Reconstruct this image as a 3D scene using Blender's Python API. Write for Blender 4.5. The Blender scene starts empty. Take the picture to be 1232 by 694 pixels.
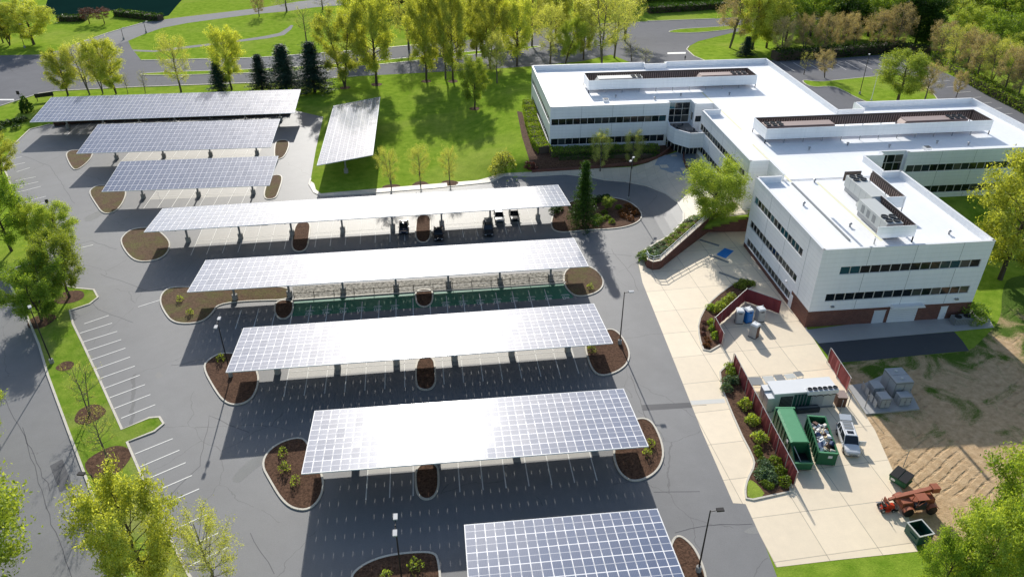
import bpy, math, random
import numpy as np
from mathutils import Vector, Matrix
R=math.radians
scn=bpy.context.scene
COL=scn.collection
random.seed(7)
# ------------------------------------------------------------------ survey: photograph pixel -> point of the site at height z (metres)
FOC,PITCH,YAW,CH=914.,R(32.2),R(6.07),68.
FW=Vector((math.sin(YAW)*math.cos(PITCH),math.cos(YAW)*math.cos(PITCH),-math.sin(PITCH)))
RT=Vector((math.cos(YAW),-math.sin(YAW),0)); UP=RT.cross(FW)
def G(px,py,z=0.):
    d=FW+RT*((px-616)/FOC)-UP*((py-347)/FOC)
    t=(z-CH)/d.z
    return Vector((d.x*t,d.y*t,z))
def heightpx(px,py,ty):
    """height of a vertical thing whose foot is at pixel (px,py) and whose top is at row ty"""
    return 68*(py-ty)*2024/((py+230)*(1794-ty))
def pxm(px,py):
    """pixels per metre sideways at that foot point"""
    a=G(px,py); return FOC/((a-Vector((0,0,CH))).dot(FW))
# the ground climbs about 4 m from the car park to the entrance
KB=.941; ZB=68*(1-KB)
def sst(v,a,b):
    t=min(1.,max(0.,(v-a)/(b-a))); return t*t*(3-2*t)
def wall_line(x): return 120.6+min(1,max(0,(x-41)/19))*7
def rise(x,y):
    """height of the ground at survey coordinate (x,y)"""
    yt=wall_line(x); a=sst(x,41,60)*sst(y,yt-.5,yt+.5) if x<64.4 else sst(y,112,131)
    b=sst(y,146,166)
    u=1-(1-a)*(1-b)
    return ZB*u*sst(x,1,25)*(1-sst(y,206,262))
def warp(v):
    z=rise(v[0],v[1]); s=1-z/68
    return Vector((v[0]*s,v[1]*s,z+v[2]*s)),s
# ------------------------------------------------------------------ materials
def newmat(name):
    m=bpy.data.materials.new(name); m.use_nodes=True
    nt=m.node_tree; nt.nodes.clear()
    out=nt.nodes.new('ShaderNodeOutputMaterial')
    return m,nt,out
def N(nt,t,**k):
    n=nt.nodes.new(t)
    for a,b in k.items():
        if a in n.inputs.keys(): n.inputs[a].default_value=b
        else: setattr(n,a,b)
    return n
def L(nt,a,b): nt.links.new(a,b)
def noise(nt,vec,scale,detail=4,rough=.55,dist=0):
    n=N(nt,'ShaderNodeTexNoise'); n.inputs['Scale'].default_value=scale; n.inputs['Detail'].default_value=detail
    n.inputs['Roughness'].default_value=rough; n.inputs['Distortion'].default_value=dist
    L(nt,vec,n.inputs['Vector']); return n.outputs['Fac']
def ramp(nt,fac,stops):
    r=N(nt,'ShaderNodeValToRGB'); el=r.color_ramp.elements
    while len(el)>1: el.remove(el[-1])
    el[0].position=stops[0][0]; el[0].color=(*stops[0][1],1)
    for p,c in stops[1:]:
        e=el.new(p); e.color=(*c,1)
    L(nt,fac,r.inputs['Fac']); return r.outputs['Color']
def mixc(nt,f,a,b,mode='MIX'):
    m=N(nt,'ShaderNodeMix',data_type='RGBA',blend_type=mode)
    for s,i in ((f,0),(a,6),(b,7)):
        if hasattr(s,'links') or hasattr(s,'is_linked'): L(nt,s,m.inputs[i])
        else: m.inputs[i].default_value=(*s,1) if isinstance(s,tuple) else s
    return m.outputs[2]
def math_(nt,op,a,b=None,c=None):
    m=N(nt,'ShaderNodeMath',operation=op)
    for i,s in enumerate((a,b,c)):
        if s is None: continue
        if hasattr(s,'is_linked'): L(nt,s,m.inputs[i])
        else: m.inputs[i].default_value=s
    return m.outputs[0]
def geo(nt): return N(nt,'ShaderNodeNewGeometry').outputs['Position']
def objc(nt): return N(nt,'ShaderNodeTexCoord').outputs['Object']
def bsdf(nt,out,rough=.6,metal=0,spec=.4):
    b=N(nt,'ShaderNodeBsdfPrincipled'); b.inputs['Roughness'].default_value=rough; b.inputs['Metallic'].default_value=metal
    b.inputs['Specular IOR Level'].default_value=spec
    L(nt,b.outputs[0],out.inputs[0]); return b
def bump(nt,b,h,strength=.3,dist=.05):
    n=N(nt,'ShaderNodeBump'); n.inputs['Strength'].default_value=strength; n.inputs['Distance'].default_value=dist
    L(nt,h,n.inputs['Height']); L(nt,n.outputs[0],b.inputs['Normal'])
_pc={}
def paint(name,col,rough=.5,metal=0,var=.12,scale=1.5,spec=.4):
    """weathered single colour: two noises move the value a little"""
    if name in _pc: return _pc[name]
    m,nt,out=newmat(name); b=bsdf(nt,out,rough,metal,spec); p=objc(nt)
    n=noise(nt,p,scale,5); n2=noise(nt,p,scale*9,3)
    s=math_(nt,'MULTIPLY_ADD',math_(nt,'ADD',n,n2),.5*var*2,1-var)
    c=mixc(nt,1.,tuple(col),s,'MULTIPLY')
    # s is a value: link gives grey
    L(nt,c,b.inputs['Base Color']); _pc[name]=m; return m

def m_asphalt(name,base,patch=.25,crack=True,ro=.6,sp=.45):
    m,nt,out=newmat(name); b=bsdf(nt,out,ro,0,sp); p=geo(nt)
    big=noise(nt,p,.045,6,.6,.6); mid=noise(nt,p,.4,5,.65); fine=noise(nt,p,9,2,.7)
    k=math_(nt,'MULTIPLY_ADD',big,patch*1.6,1-patch*.8)
    k=math_(nt,'MULTIPLY',k,math_(nt,'MULTIPLY_ADD',mid,.26,.87))
    k=math_(nt,'MULTIPLY',k,math_(nt,'MULTIPLY_ADD',fine,.5,.75))
    if crack:
        v=N(nt,'ShaderNodeTexVoronoi',feature='DISTANCE_TO_EDGE'); v.inputs['Scale'].default_value=.075
        w=N(nt,'ShaderNodeVectorMath',operation='MULTIPLY_ADD'); nn=N(nt,'ShaderNodeTexNoise'); nn.inputs['Scale'].default_value=.35; nn.inputs['Detail'].default_value=5
        L(nt,p,nn.inputs['Vector']); L(nt,nn.outputs['Color'],w.inputs[0]); w.inputs[1].default_value=(2.2,2.2,0); L(nt,p,w.inputs[2])
        L(nt,w.outputs[0],v.inputs['Vector'])
        lt=math_(nt,'LESS_THAN',v.outputs['Distance'],.0028)
        lt=math_(nt,'MULTIPLY',lt,math_(nt,'GREATER_THAN',noise(nt,p,.05,2),.5))
        k=math_(nt,'MULTIPLY',k,math_(nt,'MULTIPLY_ADD',lt,-.3,1))
    c=mixc(nt,1.,tuple(base),k,'MULTIPLY')
    # pale oil-bleached blotches
    st=math_(nt,'MULTIPLY',math_(nt,'GREATER_THAN',noise(nt,p,.16,4,.6),.69),.35)
    c=mixc(nt,st,c,(.25,.235,.2))
    L(nt,c,b.inputs['Base Color']); bump(nt,b,fine,.25,.02); return m
def m_concrete(name,base,joint=4.6,rot=0.,var=.2):
    m,nt,out=newmat(name); b=bsdf(nt,out,.6,0,.5); p=geo(nt)
    mp=N(nt,'ShaderNodeMapping'); mp.inputs['Rotation'].default_value=(0,0,rot); L(nt,p,mp.inputs['Vector'])
    sx=N(nt,'ShaderNodeSeparateXYZ'); L(nt,mp.outputs[0],sx.inputs[0])
    big=noise(nt,p,.07,5,.6,.5); mid=noise(nt,p,.8,5,.65); fine=noise(nt,p,12,2)
    k=math_(nt,'MULTIPLY_ADD',big,var,1-var*.5); k=math_(nt,'MULTIPLY',k,math_(nt,'MULTIPLY_ADD',mid,.2,.9)); k=math_(nt,'MULTIPLY',k,math_(nt,'MULTIPLY_ADD',fine,.15,.93))
    if joint:
        for ax in (0,1):
            f=math_(nt,'FRACT',math_(nt,'DIVIDE',sx.outputs[ax],joint))
            lt=math_(nt,'LESS_THAN',f,.016); k=math_(nt,'MULTIPLY',k,math_(nt,'MULTIPLY_ADD',lt,-.4,1))
        fl=N(nt,'ShaderNodeVectorMath',operation='DIVIDE'); L(nt,mp.outputs[0],fl.inputs[0]); fl.inputs[1].default_value=(joint,joint,1e6)
        f2=N(nt,'ShaderNodeVectorMath',operation='FLOOR'); L(nt,fl.outputs[0],f2.inputs[0])
        wn=N(nt,'ShaderNodeTexWhiteNoise'); L(nt,f2.outputs[0],wn.inputs['Vector'])
        k=math_(nt,'MULTIPLY',k,math_(nt,'MULTIPLY_ADD',wn.outputs['Value'],.09,.95))
    c=mixc(nt,1.,tuple(base),k,'MULTIPLY'); L(nt,c,b.inputs['Base Color']); bump(nt,b,fine,.2,.02); return m
def m_grass(name,a,bc,dry,amt=.5):
    m,nt,out=newmat(name); b=bsdf(nt,out,1.,0,.0); p=geo(nt)
    big=noise(nt,p,.05,5,.6,.4); mid=noise(nt,p,.5,5,.65); fine=noise(nt,p,5,4,.75)
    c=ramp(nt,mid,[(.3,a),(.7,bc)])
    f=math_(nt,'MULTIPLY',ramp(nt,big,[(.48,(0,0,0)),(.72,(1,1,1))]),amt)
    c=mixc(nt,f,c,tuple(dry))
    c=mixc(nt,1.,c,math_(nt,'MULTIPLY_ADD',fine,1.,.5),'MULTIPLY')
    L(nt,c,b.inputs['Base Color']); bump(nt,b,fine,.7,.12); return m
def m_mulch(name,a,b2,patch=None,fs=3.5):
    m,nt,out=newmat(name); b=bsdf(nt,out,.9,0,.1); p=geo(nt)
    fine=noise(nt,p,fs,5,.75); big=noise(nt,p,.35,4,.6)
    c=ramp(nt,fine,[(.35,a),(.62,b2)])
    if patch: c=mixc(nt,math_(nt,'MULTIPLY',ramp(nt,big,[(.45,(0,0,0)),(.62,(1,1,1))]),ramp(nt,noise(nt,p,7,3,.7),[(.42,(0,0,0)),(.6,(1,1,1))])),c,tuple(patch))
    L(nt,c,b.inputs['Base Color']); bump(nt,b,fine,.8,.12); return m
M={}
M['asphalt']=m_asphalt('lot asphalt',(.19,.188,.186),.4,True,.6,.5)
M['asphalt_d']=m_asphalt('road asphalt',(.17,.17,.18),.2,True,.9,.12)
M['asphalt_p']=m_asphalt('path asphalt',(.26,.255,.25),.2,False,.9,.1)
M['asphalt_n']=m_asphalt('new asphalt pad',(.055,.06,.07),.1,False)
M['concrete']=m_concrete('service concrete',(.88,.74,.54),6.0,R(-3))
M['walk']=m_concrete('walk concrete',(.66,.57,.45),1.8,0)
M['pad']=m_concrete('pad concrete',(.42,.41,.39),0)
M['bluestone']=m_concrete('blue paving',(.28,.33,.38),1.2,R(35))
M['kerb']=m_concrete('kerb concrete',(.62,.57,.47),3,0)
M['grass']=m_grass('lawn grass',(.155,.27,.022),(.30,.41,.05),(.40,.42,.10))
M['rough']=m_grass('rough grass',(.13,.24,.02),(.27,.36,.05),(.38,.34,.14),.9)
M['mulch']=m_mulch('bark mulch',(.055,.03,.019),(.17,.095,.06))
M['mulchg']=m_mulch('bark mulch with sprouts',(.10,.065,.04),(.20,.13,.08),(.16,.17,.05))
M['gravel']=m_mulch('riprap stone',(.07,.068,.06),(.62,.59,.52),None,1.9)
M['line']=paint('road marking white',(.86,.84,.78),.7,0,.25,2)
M['water']=paint('pond water',(.006,.024,.021),1.,0,.3,.1,0.)
M['greenpaint']=paint('green stall paint',(.02,.20,.11),.6,0,.25,.8)
M['bluepaint']=paint('blue painted cover',(.02,.22,.62),.5)
M['steel']=paint('galvanised steel',(.34,.35,.36),.45,.6,.15)
M['pier']=paint('pier concrete',(.33,.32,.30),.8,0,.2)
M['pole']=paint('bronze pole paint',(.022,.018,.016),.45)
M['lamp']=paint('lamp head pale metal',(.5,.5,.5),.35)
M['white']=paint('white paint',(.80,.80,.79),.45,0,.06)
M['black']=paint('black rubber',(.012,.012,.013),.6)
M['rail']=paint('pale rail',(.66,.63,.57),.45)
M['maroon']=paint('maroon privacy fabric',(.21,.035,.04),.7,0,.3,.8)
M['gfence']=paint('galvanised fence rail',(.5,.5,.48),.4,.4)
M['tan']=paint('tan unit metal',(.36,.27,.235),.5,.1,.18)
M['brownslat']=paint('brown screen wall',(.10,.075,.065),.6,0,.2)
M['units']=paint('off white unit metal',(.56,.57,.54),.45,.1,.12)
M['fan']=paint('dark fan grille',(.06,.065,.07),.5,.3)
M['bgreen']=paint('green container paint',(.022,.13,.055),.45,0,.2)
M['bgreenl']=paint('light green container lid',(.10,.33,.16),.5,0,.2)
M['teal']=paint('dark teal skip paint',(.014,.085,.065),.45,0,.25)
M['rust']=paint('weathered red machine paint',(.36,.115,.06),.55,.1,.5,2.2)
M['red']=paint('orange red mower paint',(.62,.06,.02),.4)
M['door']=paint('grey door',(.62,.64,.66),.5)
M['bark']=paint('bark',(.085,.063,.045),.85,0,.35,3)
M['barkg']=paint('grey bark',(.14,.115,.095),.85,0,.3,3)
M['deck']=paint('terrace floor',(.25,.235,.22),.7)
M['cabinet']=paint('grey cabinet',(.25,.26,.26),.45,.1,.15)
M['pbrown']=paint('brown panel',(.12,.055,.035),.6)
M['pblue']=paint('blue plastic',(.02,.19,.55),.45)
M['pgrey']=paint('pale grey plastic',(.40,.41,.41),.5,0,.2)
M['skin']=paint('skin',(.45,.27,.19),.5)
M['yellow']=paint('pale yellow walk pad',(.84,.80,.55),.7,0,.1)
# building skins
def m_panel():
    m,nt,out=newmat('white metal wall panel'); b=bsdf(nt,out,.42,0,.4); p=geo(nt)
    s=N(nt,'ShaderNodeSeparateXYZ'); L(nt,p,s.inputs[0])
    f=math_(nt,'FRACT',math_(nt,'DIVIDE',s.outputs[2],.76)); lt=math_(nt,'LESS_THAN',f,.07)
    n=noise(nt,p,.25,4); st=N(nt,'ShaderNodeMapping'); st.inputs['Scale'].default_value=(2,2,.12); L(nt,p,st.inputs['Vector'])
    n2=noise(nt,st.outputs[0],1.,4,.6)
    k=math_(nt,'MULTIPLY',math_(nt,'MULTIPLY_ADD',lt,-.14,1),math_(nt,'MULTIPLY_ADD',n,.1,.95)); k=math_(nt,'MULTIPLY',k,math_(nt,'MULTIPLY_ADD',n2,.16,.92))
    L(nt,mixc(nt,1.,(.93,.935,.94),k,'MULTIPLY'),b.inputs['Base Color']); return m
M['panel']=m_panel()
def m_roof():
    m,nt,out=newmat('white roof membrane'); b=bsdf(nt,out,.4,0,.9); p=geo(nt)
    n=noise(nt,p,.12,5,.6,.5); n2=noise(nt,p,1.3,4,.6)
    s=N(nt,'ShaderNodeSeparateXYZ'); L(nt,p,s.inputs[0])
    lt=math_(nt,'LESS_THAN',math_(nt,'FRACT',math_(nt,'DIVIDE',s.outputs[0],3.1)),.03)
    k=math_(nt,'MULTIPLY',math_(nt,'MULTIPLY_ADD',n,.14,.93),math_(nt,'MULTIPLY_ADD',n2,.1,.95)); k=math_(nt,'MULTIPLY',k,math_(nt,'MULTIPLY_ADD',lt,-.06,1))
    L(nt,mixc(nt,1.,(.96,.96,.95),k,'MULTIPLY'),b.inputs['Base Color']); return m
M['roof']=m_roof()
def m_brick(name,a,b2,mort):
    m,nt,out=newmat(name); b=bsdf(nt,out,.8,0,.2); p=geo(nt)
    s=N(nt,'ShaderNodeSeparateXYZ'); L(nt,p,s.inputs[0]); c=N(nt,'ShaderNodeCombineXYZ')
    L(nt,math_(nt,'ADD',s.outputs[0],s.outputs[1]),c.inputs[0]); L(nt,s.outputs[2],c.inputs[1])
    t=N(nt,'ShaderNodeTexBrick'); t.inputs['Color1'].default_value=(*a,1); t.inputs['Color2'].default_value=(*b2,1); t.inputs['Mortar'].default_value=(*mort,1)
    t.inputs['Scale'].default_value=1; t.inputs['Brick Width'].default_value=.4; t.inputs['Row Height'].default_value=.13; t.inputs['Mortar Size'].default_value=.012
    L(nt,c.outputs[0],t.inputs['Vector']); n=noise(nt,p,.7,4)
    L(nt,mixc(nt,1.,t.outputs['Color'],math_(nt,'MULTIPLY_ADD',n,.6,.7),'MULTIPLY'),b.inputs['Base Color']); return m
M['brick']=m_brick('red brown brick',(.19,.07,.05),(.13,.05,.038),(.2,.15,.12))
def m_glass(name,col,rough=.06):
    m,nt,out=newmat(name); b=bsdf(nt,out,rough,0,.7)
    oi=N(nt,'ShaderNodeObjectInfo'); c=ramp(nt,oi.outputs['Random'],[(0,tuple(x*.5 for x in col)),(.7,tuple(col)),(.85,tuple(x*2.4 for x in col)),(.93,(.10,.095,.08))])
    L(nt,c,b.inputs['Base Color']); return m
M['glass']=m_glass('dark window glass',(.012,.018,.022))
M['glasst']=m_glass('teal window glass',(.012,.085,.105))
M['carglass']=m_glass('car glass',(.01,.014,.018),.04)
# solar modules
def m_solar():
    m,nt,out=newmat('solar module'); b=bsdf(nt,out,.2,0,.28); b.inputs['Coat Weight'].default_value=1.; b.inputs['Coat Roughness'].default_value=.12
    p=objc(nt); s=N(nt,'ShaderNodeSeparateXYZ'); L(nt,p,s.inputs[0])
    fx=math_(nt,'FRACT',math_(nt,'DIVIDE',s.outputs[0],1.04)); fy=math_(nt,'FRACT',math_(nt,'DIVIDE',s.outputs[1],2.))
    def edge(f,w): # 1 at both ends of the cell
        return math_(nt,'GREATER_THAN',math_(nt,'ABSOLUTE',math_(nt,'SUBTRACT',f,.5)),.5-w)
    fr=math_(nt,'MAXIMUM',edge(fx,.05),edge(fy,.028))
    mid=math_(nt,'LESS_THAN',math_(nt,'ABSOLUTE',math_(nt,'SUBTRACT',fy,.5)),.016)
    # fine cell grid inside
    cx=math_(nt,'FRACT',math_(nt,'MULTIPLY',fx,6)); cy=math_(nt,'FRACT',math_(nt,'MULTIPLY',fy,12))
    cl=math_(nt,'MAXIMUM',edge(cx,.04),edge(cy,.04))
    ff=N(nt,'ShaderNodeVectorMath',operation='DIVIDE'); L(nt,p,ff.inputs[0]); ff.inputs[1].default_value=(1.04,2.,1e6)
    fl=N(nt,'ShaderNodeVectorMath',operation='FLOOR'); L(nt,ff.outputs[0],fl.inputs[0])
    wn=N(nt,'ShaderNodeTexWhiteNoise'); L(nt,fl.outputs[0],wn.inputs['Vector'])
    base=mixc(nt,wn.outputs['Value'],(.018,.05,.13),(.035,.075,.17))
    base=mixc(nt,math_(nt,'MULTIPLY',cl,.35),base,(.3,.32,.42))
    base=mixc(nt,math_(nt,'MULTIPLY',mid,.75),base,(.65,.66,.7))
    base=mixc(nt,fr,base,(.78,.78,.8)); L(nt,base,b.inputs['Base Color'])
    L(nt,math_(nt,'MULTIPLY_ADD',fr,.12,.48),b.inputs['Roughness'])
    # every module is clamped a little differently
    sub=N(nt,'ShaderNodeVectorMath',operation='SUBTRACT'); L(nt,wn.outputs['Color'],sub.inputs[0]); sub.inputs[1].default_value=(.5,.5,.5)
    sc=N(nt,'ShaderNodeVectorMath',operation='SCALE'); L(nt,sub.outputs[0],sc.inputs[0]); sc.inputs['Scale'].default_value=.024
    ad=N(nt,'ShaderNodeVectorMath',operation='ADD'); L(nt,sc.outputs[0],ad.inputs[0]); L(nt,N(nt,'ShaderNodeNewGeometry').outputs['Normal'],ad.inputs[1])
    no=N(nt,'ShaderNodeVectorMath',operation='NORMALIZE'); L(nt,ad.outputs[0],no.inputs[0]); L(nt,no.outputs[0],b.inputs['Normal']); L(nt,no.outputs[0],b.inputs['Coat Normal'])
    return m
M['solar']=m_solar()
def m_leaf(name,a,b2,trans=.5):
    m,nt,out=newmat(name); oi=N(nt,'ShaderNodeObjectInfo'); p=objc(nt)
    g=N(nt,'ShaderNodeNewGeometry')
    f=math_(nt,'ADD',math_(nt,'MULTIPLY',noise(nt,p,.5,3),.9),math_(nt,'MULTIPLY_ADD',g.outputs['Random Per Island'],.5,-.2))
    c=ramp(nt,f,[(.25,tuple(a)),(.75,tuple(b2))])
    c=mixc(nt,1.,c,math_(nt,'MULTIPLY_ADD',oi.outputs['Random'],.45,.78),'MULTIPLY')
    d=N(nt,'ShaderNodeBsdfPrincipled'); d.inputs['Roughness'].default_value=.55; d.inputs['Specular IOR Level'].default_value=.25
    t=N(nt,'ShaderNodeBsdfTranslucent'); L(nt,c,d.inputs['Base Color'])
    L(nt,mixc(nt,1.,c,(1.5,1.35,.5),'MULTIPLY'),t.inputs['Color'])
    mx=N(nt,'ShaderNodeMixShader'); mx.inputs[0].default_value=trans; L(nt,d.outputs[0],mx.inputs[1]); L(nt,t.outputs[0],mx.inputs[2]); L(nt,mx.outputs[0],out.inputs[0]); return m
M['lf_yellow']=m_leaf('spring yellow leaves',(.27,.32,.05),(.62,.68,.18),.5)
M['lf_lime']=m_leaf('lime leaves',(.19,.28,.04),(.44,.54,.12),.5)
M['lf_pale']=m_leaf('pale new leaves',(.34,.38,.10),(.62,.66,.22),.45)
M['lf_green']=m_leaf('green leaves',(.12,.22,.03),(.34,.47,.08),.5)
M['lf_dark']=m_leaf('dark leaves',(.018,.05,.008),(.07,.15,.018),.35)
M['lf_pine']=m_leaf('blue green needles',(.012,.038,.026),(.05,.10,.07),.2)
M['lf_brown']=m_leaf('rusty buds',(.28,.22,.14),(.52,.46,.30),.4)
M['lf_red']=m_leaf('plum leaves',(.09,.03,.03),(.2,.08,.07),.3)
M['lf_orange']=m_leaf('orange shrub leaves',(.13,.045,.01),(.30,.12,.02),.3)
M['lf_blue']=m_leaf('grey green shrub leaves',(.08,.15,.07),(.20,.30,.15),.3)
M['lf_hedge']=m_leaf('hedge leaves',(.10,.18,.012),(.28,.38,.04),.4)
# ------------------------------------------------------------------ mesh helpers
class MB:
    def __init__(s): s.v=[];s.f=[];s.m=[];s.mats=[]
    def mi(s,mat):
        if mat not in s.mats: s.mats.append(mat)
        return s.mats.index(mat)
    def add(s,vs,fs,mat):
        o=len(s.v); s.v+= [tuple(v) for v in vs]; i=s.mi(mat)
        for f in fs: s.f.append(tuple(o+k for k in f)); s.m.append(i)
        return s
    def hexa(s,b,t,mat):   # 4 bottom, 4 top points
        return s.add(list(b)+list(t),[(3,2,1,0),(4,5,6,7),(0,1,5,4),(1,2,6,5),(2,3,7,6),(3,0,4,7)],mat)
    def box(s,c,d,mat,rz=0,taper=1.,rx=0):
        x,y,z=d[0]/2,d[1]/2,d[2]/2; ca,sa=math.cos(rz),math.sin(rz); cx,sx=math.cos(rx),math.sin(rx)
        def T(px,py,pz):
            py,pz=py*cx-pz*sx,py*sx+pz*cx
            return (c[0]+px*ca-py*sa,c[1]+px*sa+py*ca,c[2]+pz)
        k=taper
        b=[T(-x,-y,-z),T(x,-y,-z),T(x,y,-z),T(-x,y,-z)]; t=[T(-x*k,-y*k,z),T(x*k,-y*k,z),T(x*k,y*k,z),T(-x*k,y*k,z)]
        return s.hexa(b,t,mat)
    def cyl(s,p0,p1,r0,r1,mat,n=8,cap=True):
        p0=Vector(p0);p1=Vector(p1); d=(p1-p0).normalized(); a=d.orthogonal().normalized(); b=d.cross(a)
        vs=[];fs=[]
        for P_,r in ((p0,r0),(p1,r1)):
            for i in range(n):
                t=2*math.pi*i/n; vs.append(P_+a*math.cos(t)*r+b*math.sin(t)*r)
        for i in range(n):
            j=(i+1)%n; fs.append((i,j,n+j,n+i))
        if cap: fs+= [tuple(range(n-1,-1,-1)),tuple(range(n,2*n))]
        return s.add(vs,fs,mat)
    def prism(s,poly,z0,z1,mat,side=None,bottom=False):
        n=len(poly); vs=[(p[0],p[1],z0) for p in poly]+[(p[0],p[1],z1) for p in poly]
        a=sum(poly[i][0]*poly[(i+1)%n][1]-poly[(i+1)%n][0]*poly[i][1] for i in range(n))
        top=tuple(range(n,2*n)); fs=[]
        for i in range(n):
            j=(i+1)%n; fs.append((i,j,n+j,n+i) if a>0 else (j,i,n+i,n+j))
        s.add(vs,fs,side or mat); o=len(s.v)-2*n
        s.f.append(tuple(o+k for k in (top if a>0 else top[::-1]))); s.m.append(s.mi(mat)); return s
    def lathe(s,c,prof,mat,n=12):
        vs=[];fs=[]
        for r,z in prof:
            for i in range(n):
                t=2*math.pi*i/n; vs.append((c[0]+r*math.cos(t),c[1]+r*math.sin(t),c[2]+z))
        for k in range(len(prof)-1):
            for i in range(n):
                j=(i+1)%n; fs.append((k*n+i,k*n+j,(k+1)*n+j,(k+1)*n+i))
        fs.append(tuple(range((len(prof)-1)*n,len(prof)*n)))
        return s.add(vs,fs,mat)
    def mesh(s,name,smooth=False):
        me=bpy.data.meshes.new(name); me.from_pydata(s.v,[],s.f)
        for m in s.mats: me.materials.append(m)
        me.polygons.foreach_set('material_index',s.m)
        if smooth: me.polygons.foreach_set('use_smooth',[True]*len(s.f))
        me.update(); return me
    def obj(s,name,parent=None,loc=None,rz=0,bev=0,smooth=False):
        o=bpy.data.objects.new(name,s.mesh(name,smooth)); COL.objects.link(o)
        if parent: o.parent=parent
        if loc is not None: o.location=loc
        o.rotation_euler=(0,0,rz)
        if bev:
            b=o.modifiers.new('bevel','BEVEL'); b.width=bev; b.segments=2; b.limit_method='ANGLE'
        return o
def tag(o,label=None,cat=None,group=None,kind=None):
    if label: o['label']=label
    if cat: o['category']=cat
    if group: o['group']=group
    if kind: o['kind']=kind
    return o
def empty(name,loc=(0,0,0),rz=0):
    o=bpy.data.objects.new(name,None); o.empty_display_size=.2; COL.objects.link(o); o.location=loc; o.rotation_euler=(0,0,rz); return o
def copy_tree(o,parent=None):
    c=o.copy(); COL.objects.link(c); c.parent=parent
    for ch in KIDS.get(o.name,[ch for ch in o.children]): copy_tree(ch,c)
    return c
KIDS={}
def smooth_poly(pts,it=2):
    for _ in range(it):
        q=[]
        n=len(pts)
        for i in range(n):
            a,b=pts[i],pts[(i+1)%n]
            q.append((a[0]*.75+b[0]*.25,a[1]*.75+b[1]*.25)); q.append((a[0]*.25+b[0]*.75,a[1]*.25+b[1]*.75))
        pts=q
    return pts
def wpoly(px): return [tuple(G(*p)[:2]) for p in px]
def sheet(name,poly,z,mat,kind='structure'):
    b=MB(); n=len(poly)
    a=sum(poly[i][0]*poly[(i+1)%n][1]-poly[(i+1)%n][0]*poly[i][1] for i in range(n))
    if a<0: poly=poly[::-1]
    b.add([(p[0],p[1],z) for p in poly],[tuple(range(n))],mat); o=b.obj(name); o['kind']=kind; return o
def ribbon(b,pts,w,z0,z1,mat,closed=False,off=0.):
    """a square-section kerb or strip along a line of ground points"""
    n=len(pts); P=[Vector((p[0],p[1],0)) for p in pts]; Ls=[];Rs=[]
    for i in range(n):
        a=P[(i-1)%n] if (closed or i>0) else P[i]; c=P[(i+1)%n] if (closed or i<n-1) else P[i]
        d=(c-a)
        if d.length<1e-6: d=Vector((1,0,0))
        d.normalize(); nr=Vector((-d.y,d.x,0)); Ls.append(P[i]+nr*(off+w/2)); Rs.append(P[i]+nr*(off-w/2))
    m=n if closed else n-1
    for i in range(m):
        j=(i+1)%n
        b.add([(Rs[i].x,Rs[i].y,z0),(Rs[j].x,Rs[j].y,z0),(Ls[j].x,Ls[j].y,z0),(Ls[i].x,Ls[i].y,z0),
               (Rs[i].x,Rs[i].y,z1),(Rs[j].x,Rs[j].y,z1),(Ls[j].x,Ls[j].y,z1),(Ls[i].x,Ls[i].y,z1)],
              [(4,5,6,7),(0,1,5,4),(2,3,7,6)]+([] if closed else ([(3,0,4,7)] if i==0 else [])+([(1,2,6,5)] if i==m-1 else [])),mat)
def island(px,mat,name='planting_island',it=2,world=False):
    poly=list(px) if world else wpoly(px)
    n=len(poly); a=sum(poly[i][0]*poly[(i+1)%n][1]-poly[(i+1)%n][0]*poly[i][1] for i in range(n))
    if a<0: poly=poly[::-1]
    poly=smooth_poly(poly,it)
    b=MB(); b.prism(poly,.0,.11,mat); o=b.obj(name); o['kind']='structure'
    k=MB(); ribbon(k,poly,.24,.0,.15,M['kerb'],True,0.); k.obj('kerb',o)
    return o,poly
# ================================================================== SETTING: ground, roads, paving
def big_ground():
    b=MB(); n=24; x0,x1,y0,y1=-1500,1500,-300,2700
    b.add([(x0,y0,-.0),(x1,y0,0),(x1,y1,0),(x0,y1,0)],[(0,1,2,3)],M['grass']); o=b.obj('ground'); o['kind']='structure'
big_ground()
lot=[(36,156),(60,150),(350,132),(389,141),(380,180),(374,215),(372,222),(378,232),(386,236),(455,232),(520,227),(588,220),(606,211),(640,212),(680,209),(707,212),(728,216),(752,218),(778,223),(800,232),(815,243),(822,256),(822,266),(808,282),(777,300),(768,311),(768,318),(773,340),(809,430),(845,520),(882,605),(897,606),(920,654),(935,694),(965,760),(900,800),(200,800),(-200,800),(-320,560),(-160,400),(-60,340),(20,322),(60,312),(52,285),(30,255),(18,235),(6,205),(4,195),(15,176)]
sheet('parking_lot_asphalt',wpoly(lot),.012,M['asphalt'])
# public road with a grassy median, and the junction at its left end
road=[(-160,66),(0,67),(48,66),(75,60),(92,52),(153,47),(158,58),(170,73),(308,70),(430,61),(560,49),(620,38),(690,30),(779,26),(860,23),(912,19),(1000,10),(1100,3),(1100,16),(1000,22),(930,30),(880,40),(840,50),(829,56),(826,60),(835,68),(852,75),(870,90),(845,100),(800,84),(770,80),(735,66),(700,74),(640,80),(560,85),(430,92),(308,100),(166,105),(110,108),(66,110),(47,113),(25,120),(0,128),(-120,175),(-330,240)]
sheet('road_asphalt',wpoly(road),.010,M['asphalt_d'])
for nm,pp in (('median_grass',[(170,88),(308,84),(430,76),(560,63),(650,55),(650,58),(560,67),(430,81),(308,88.5),(170,92)]),
              ('median_grass',[(800,39.5),(815,35.5),(845,34),(900,30),(902,33),(862,38),(830,40.5)])):
    island(pp,M['grass'],nm,2)
sheet('lane_marking',wpoly([(803,63.5),(825,63),(825,65),(803,65.5)]),.02,M['line'])
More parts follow.
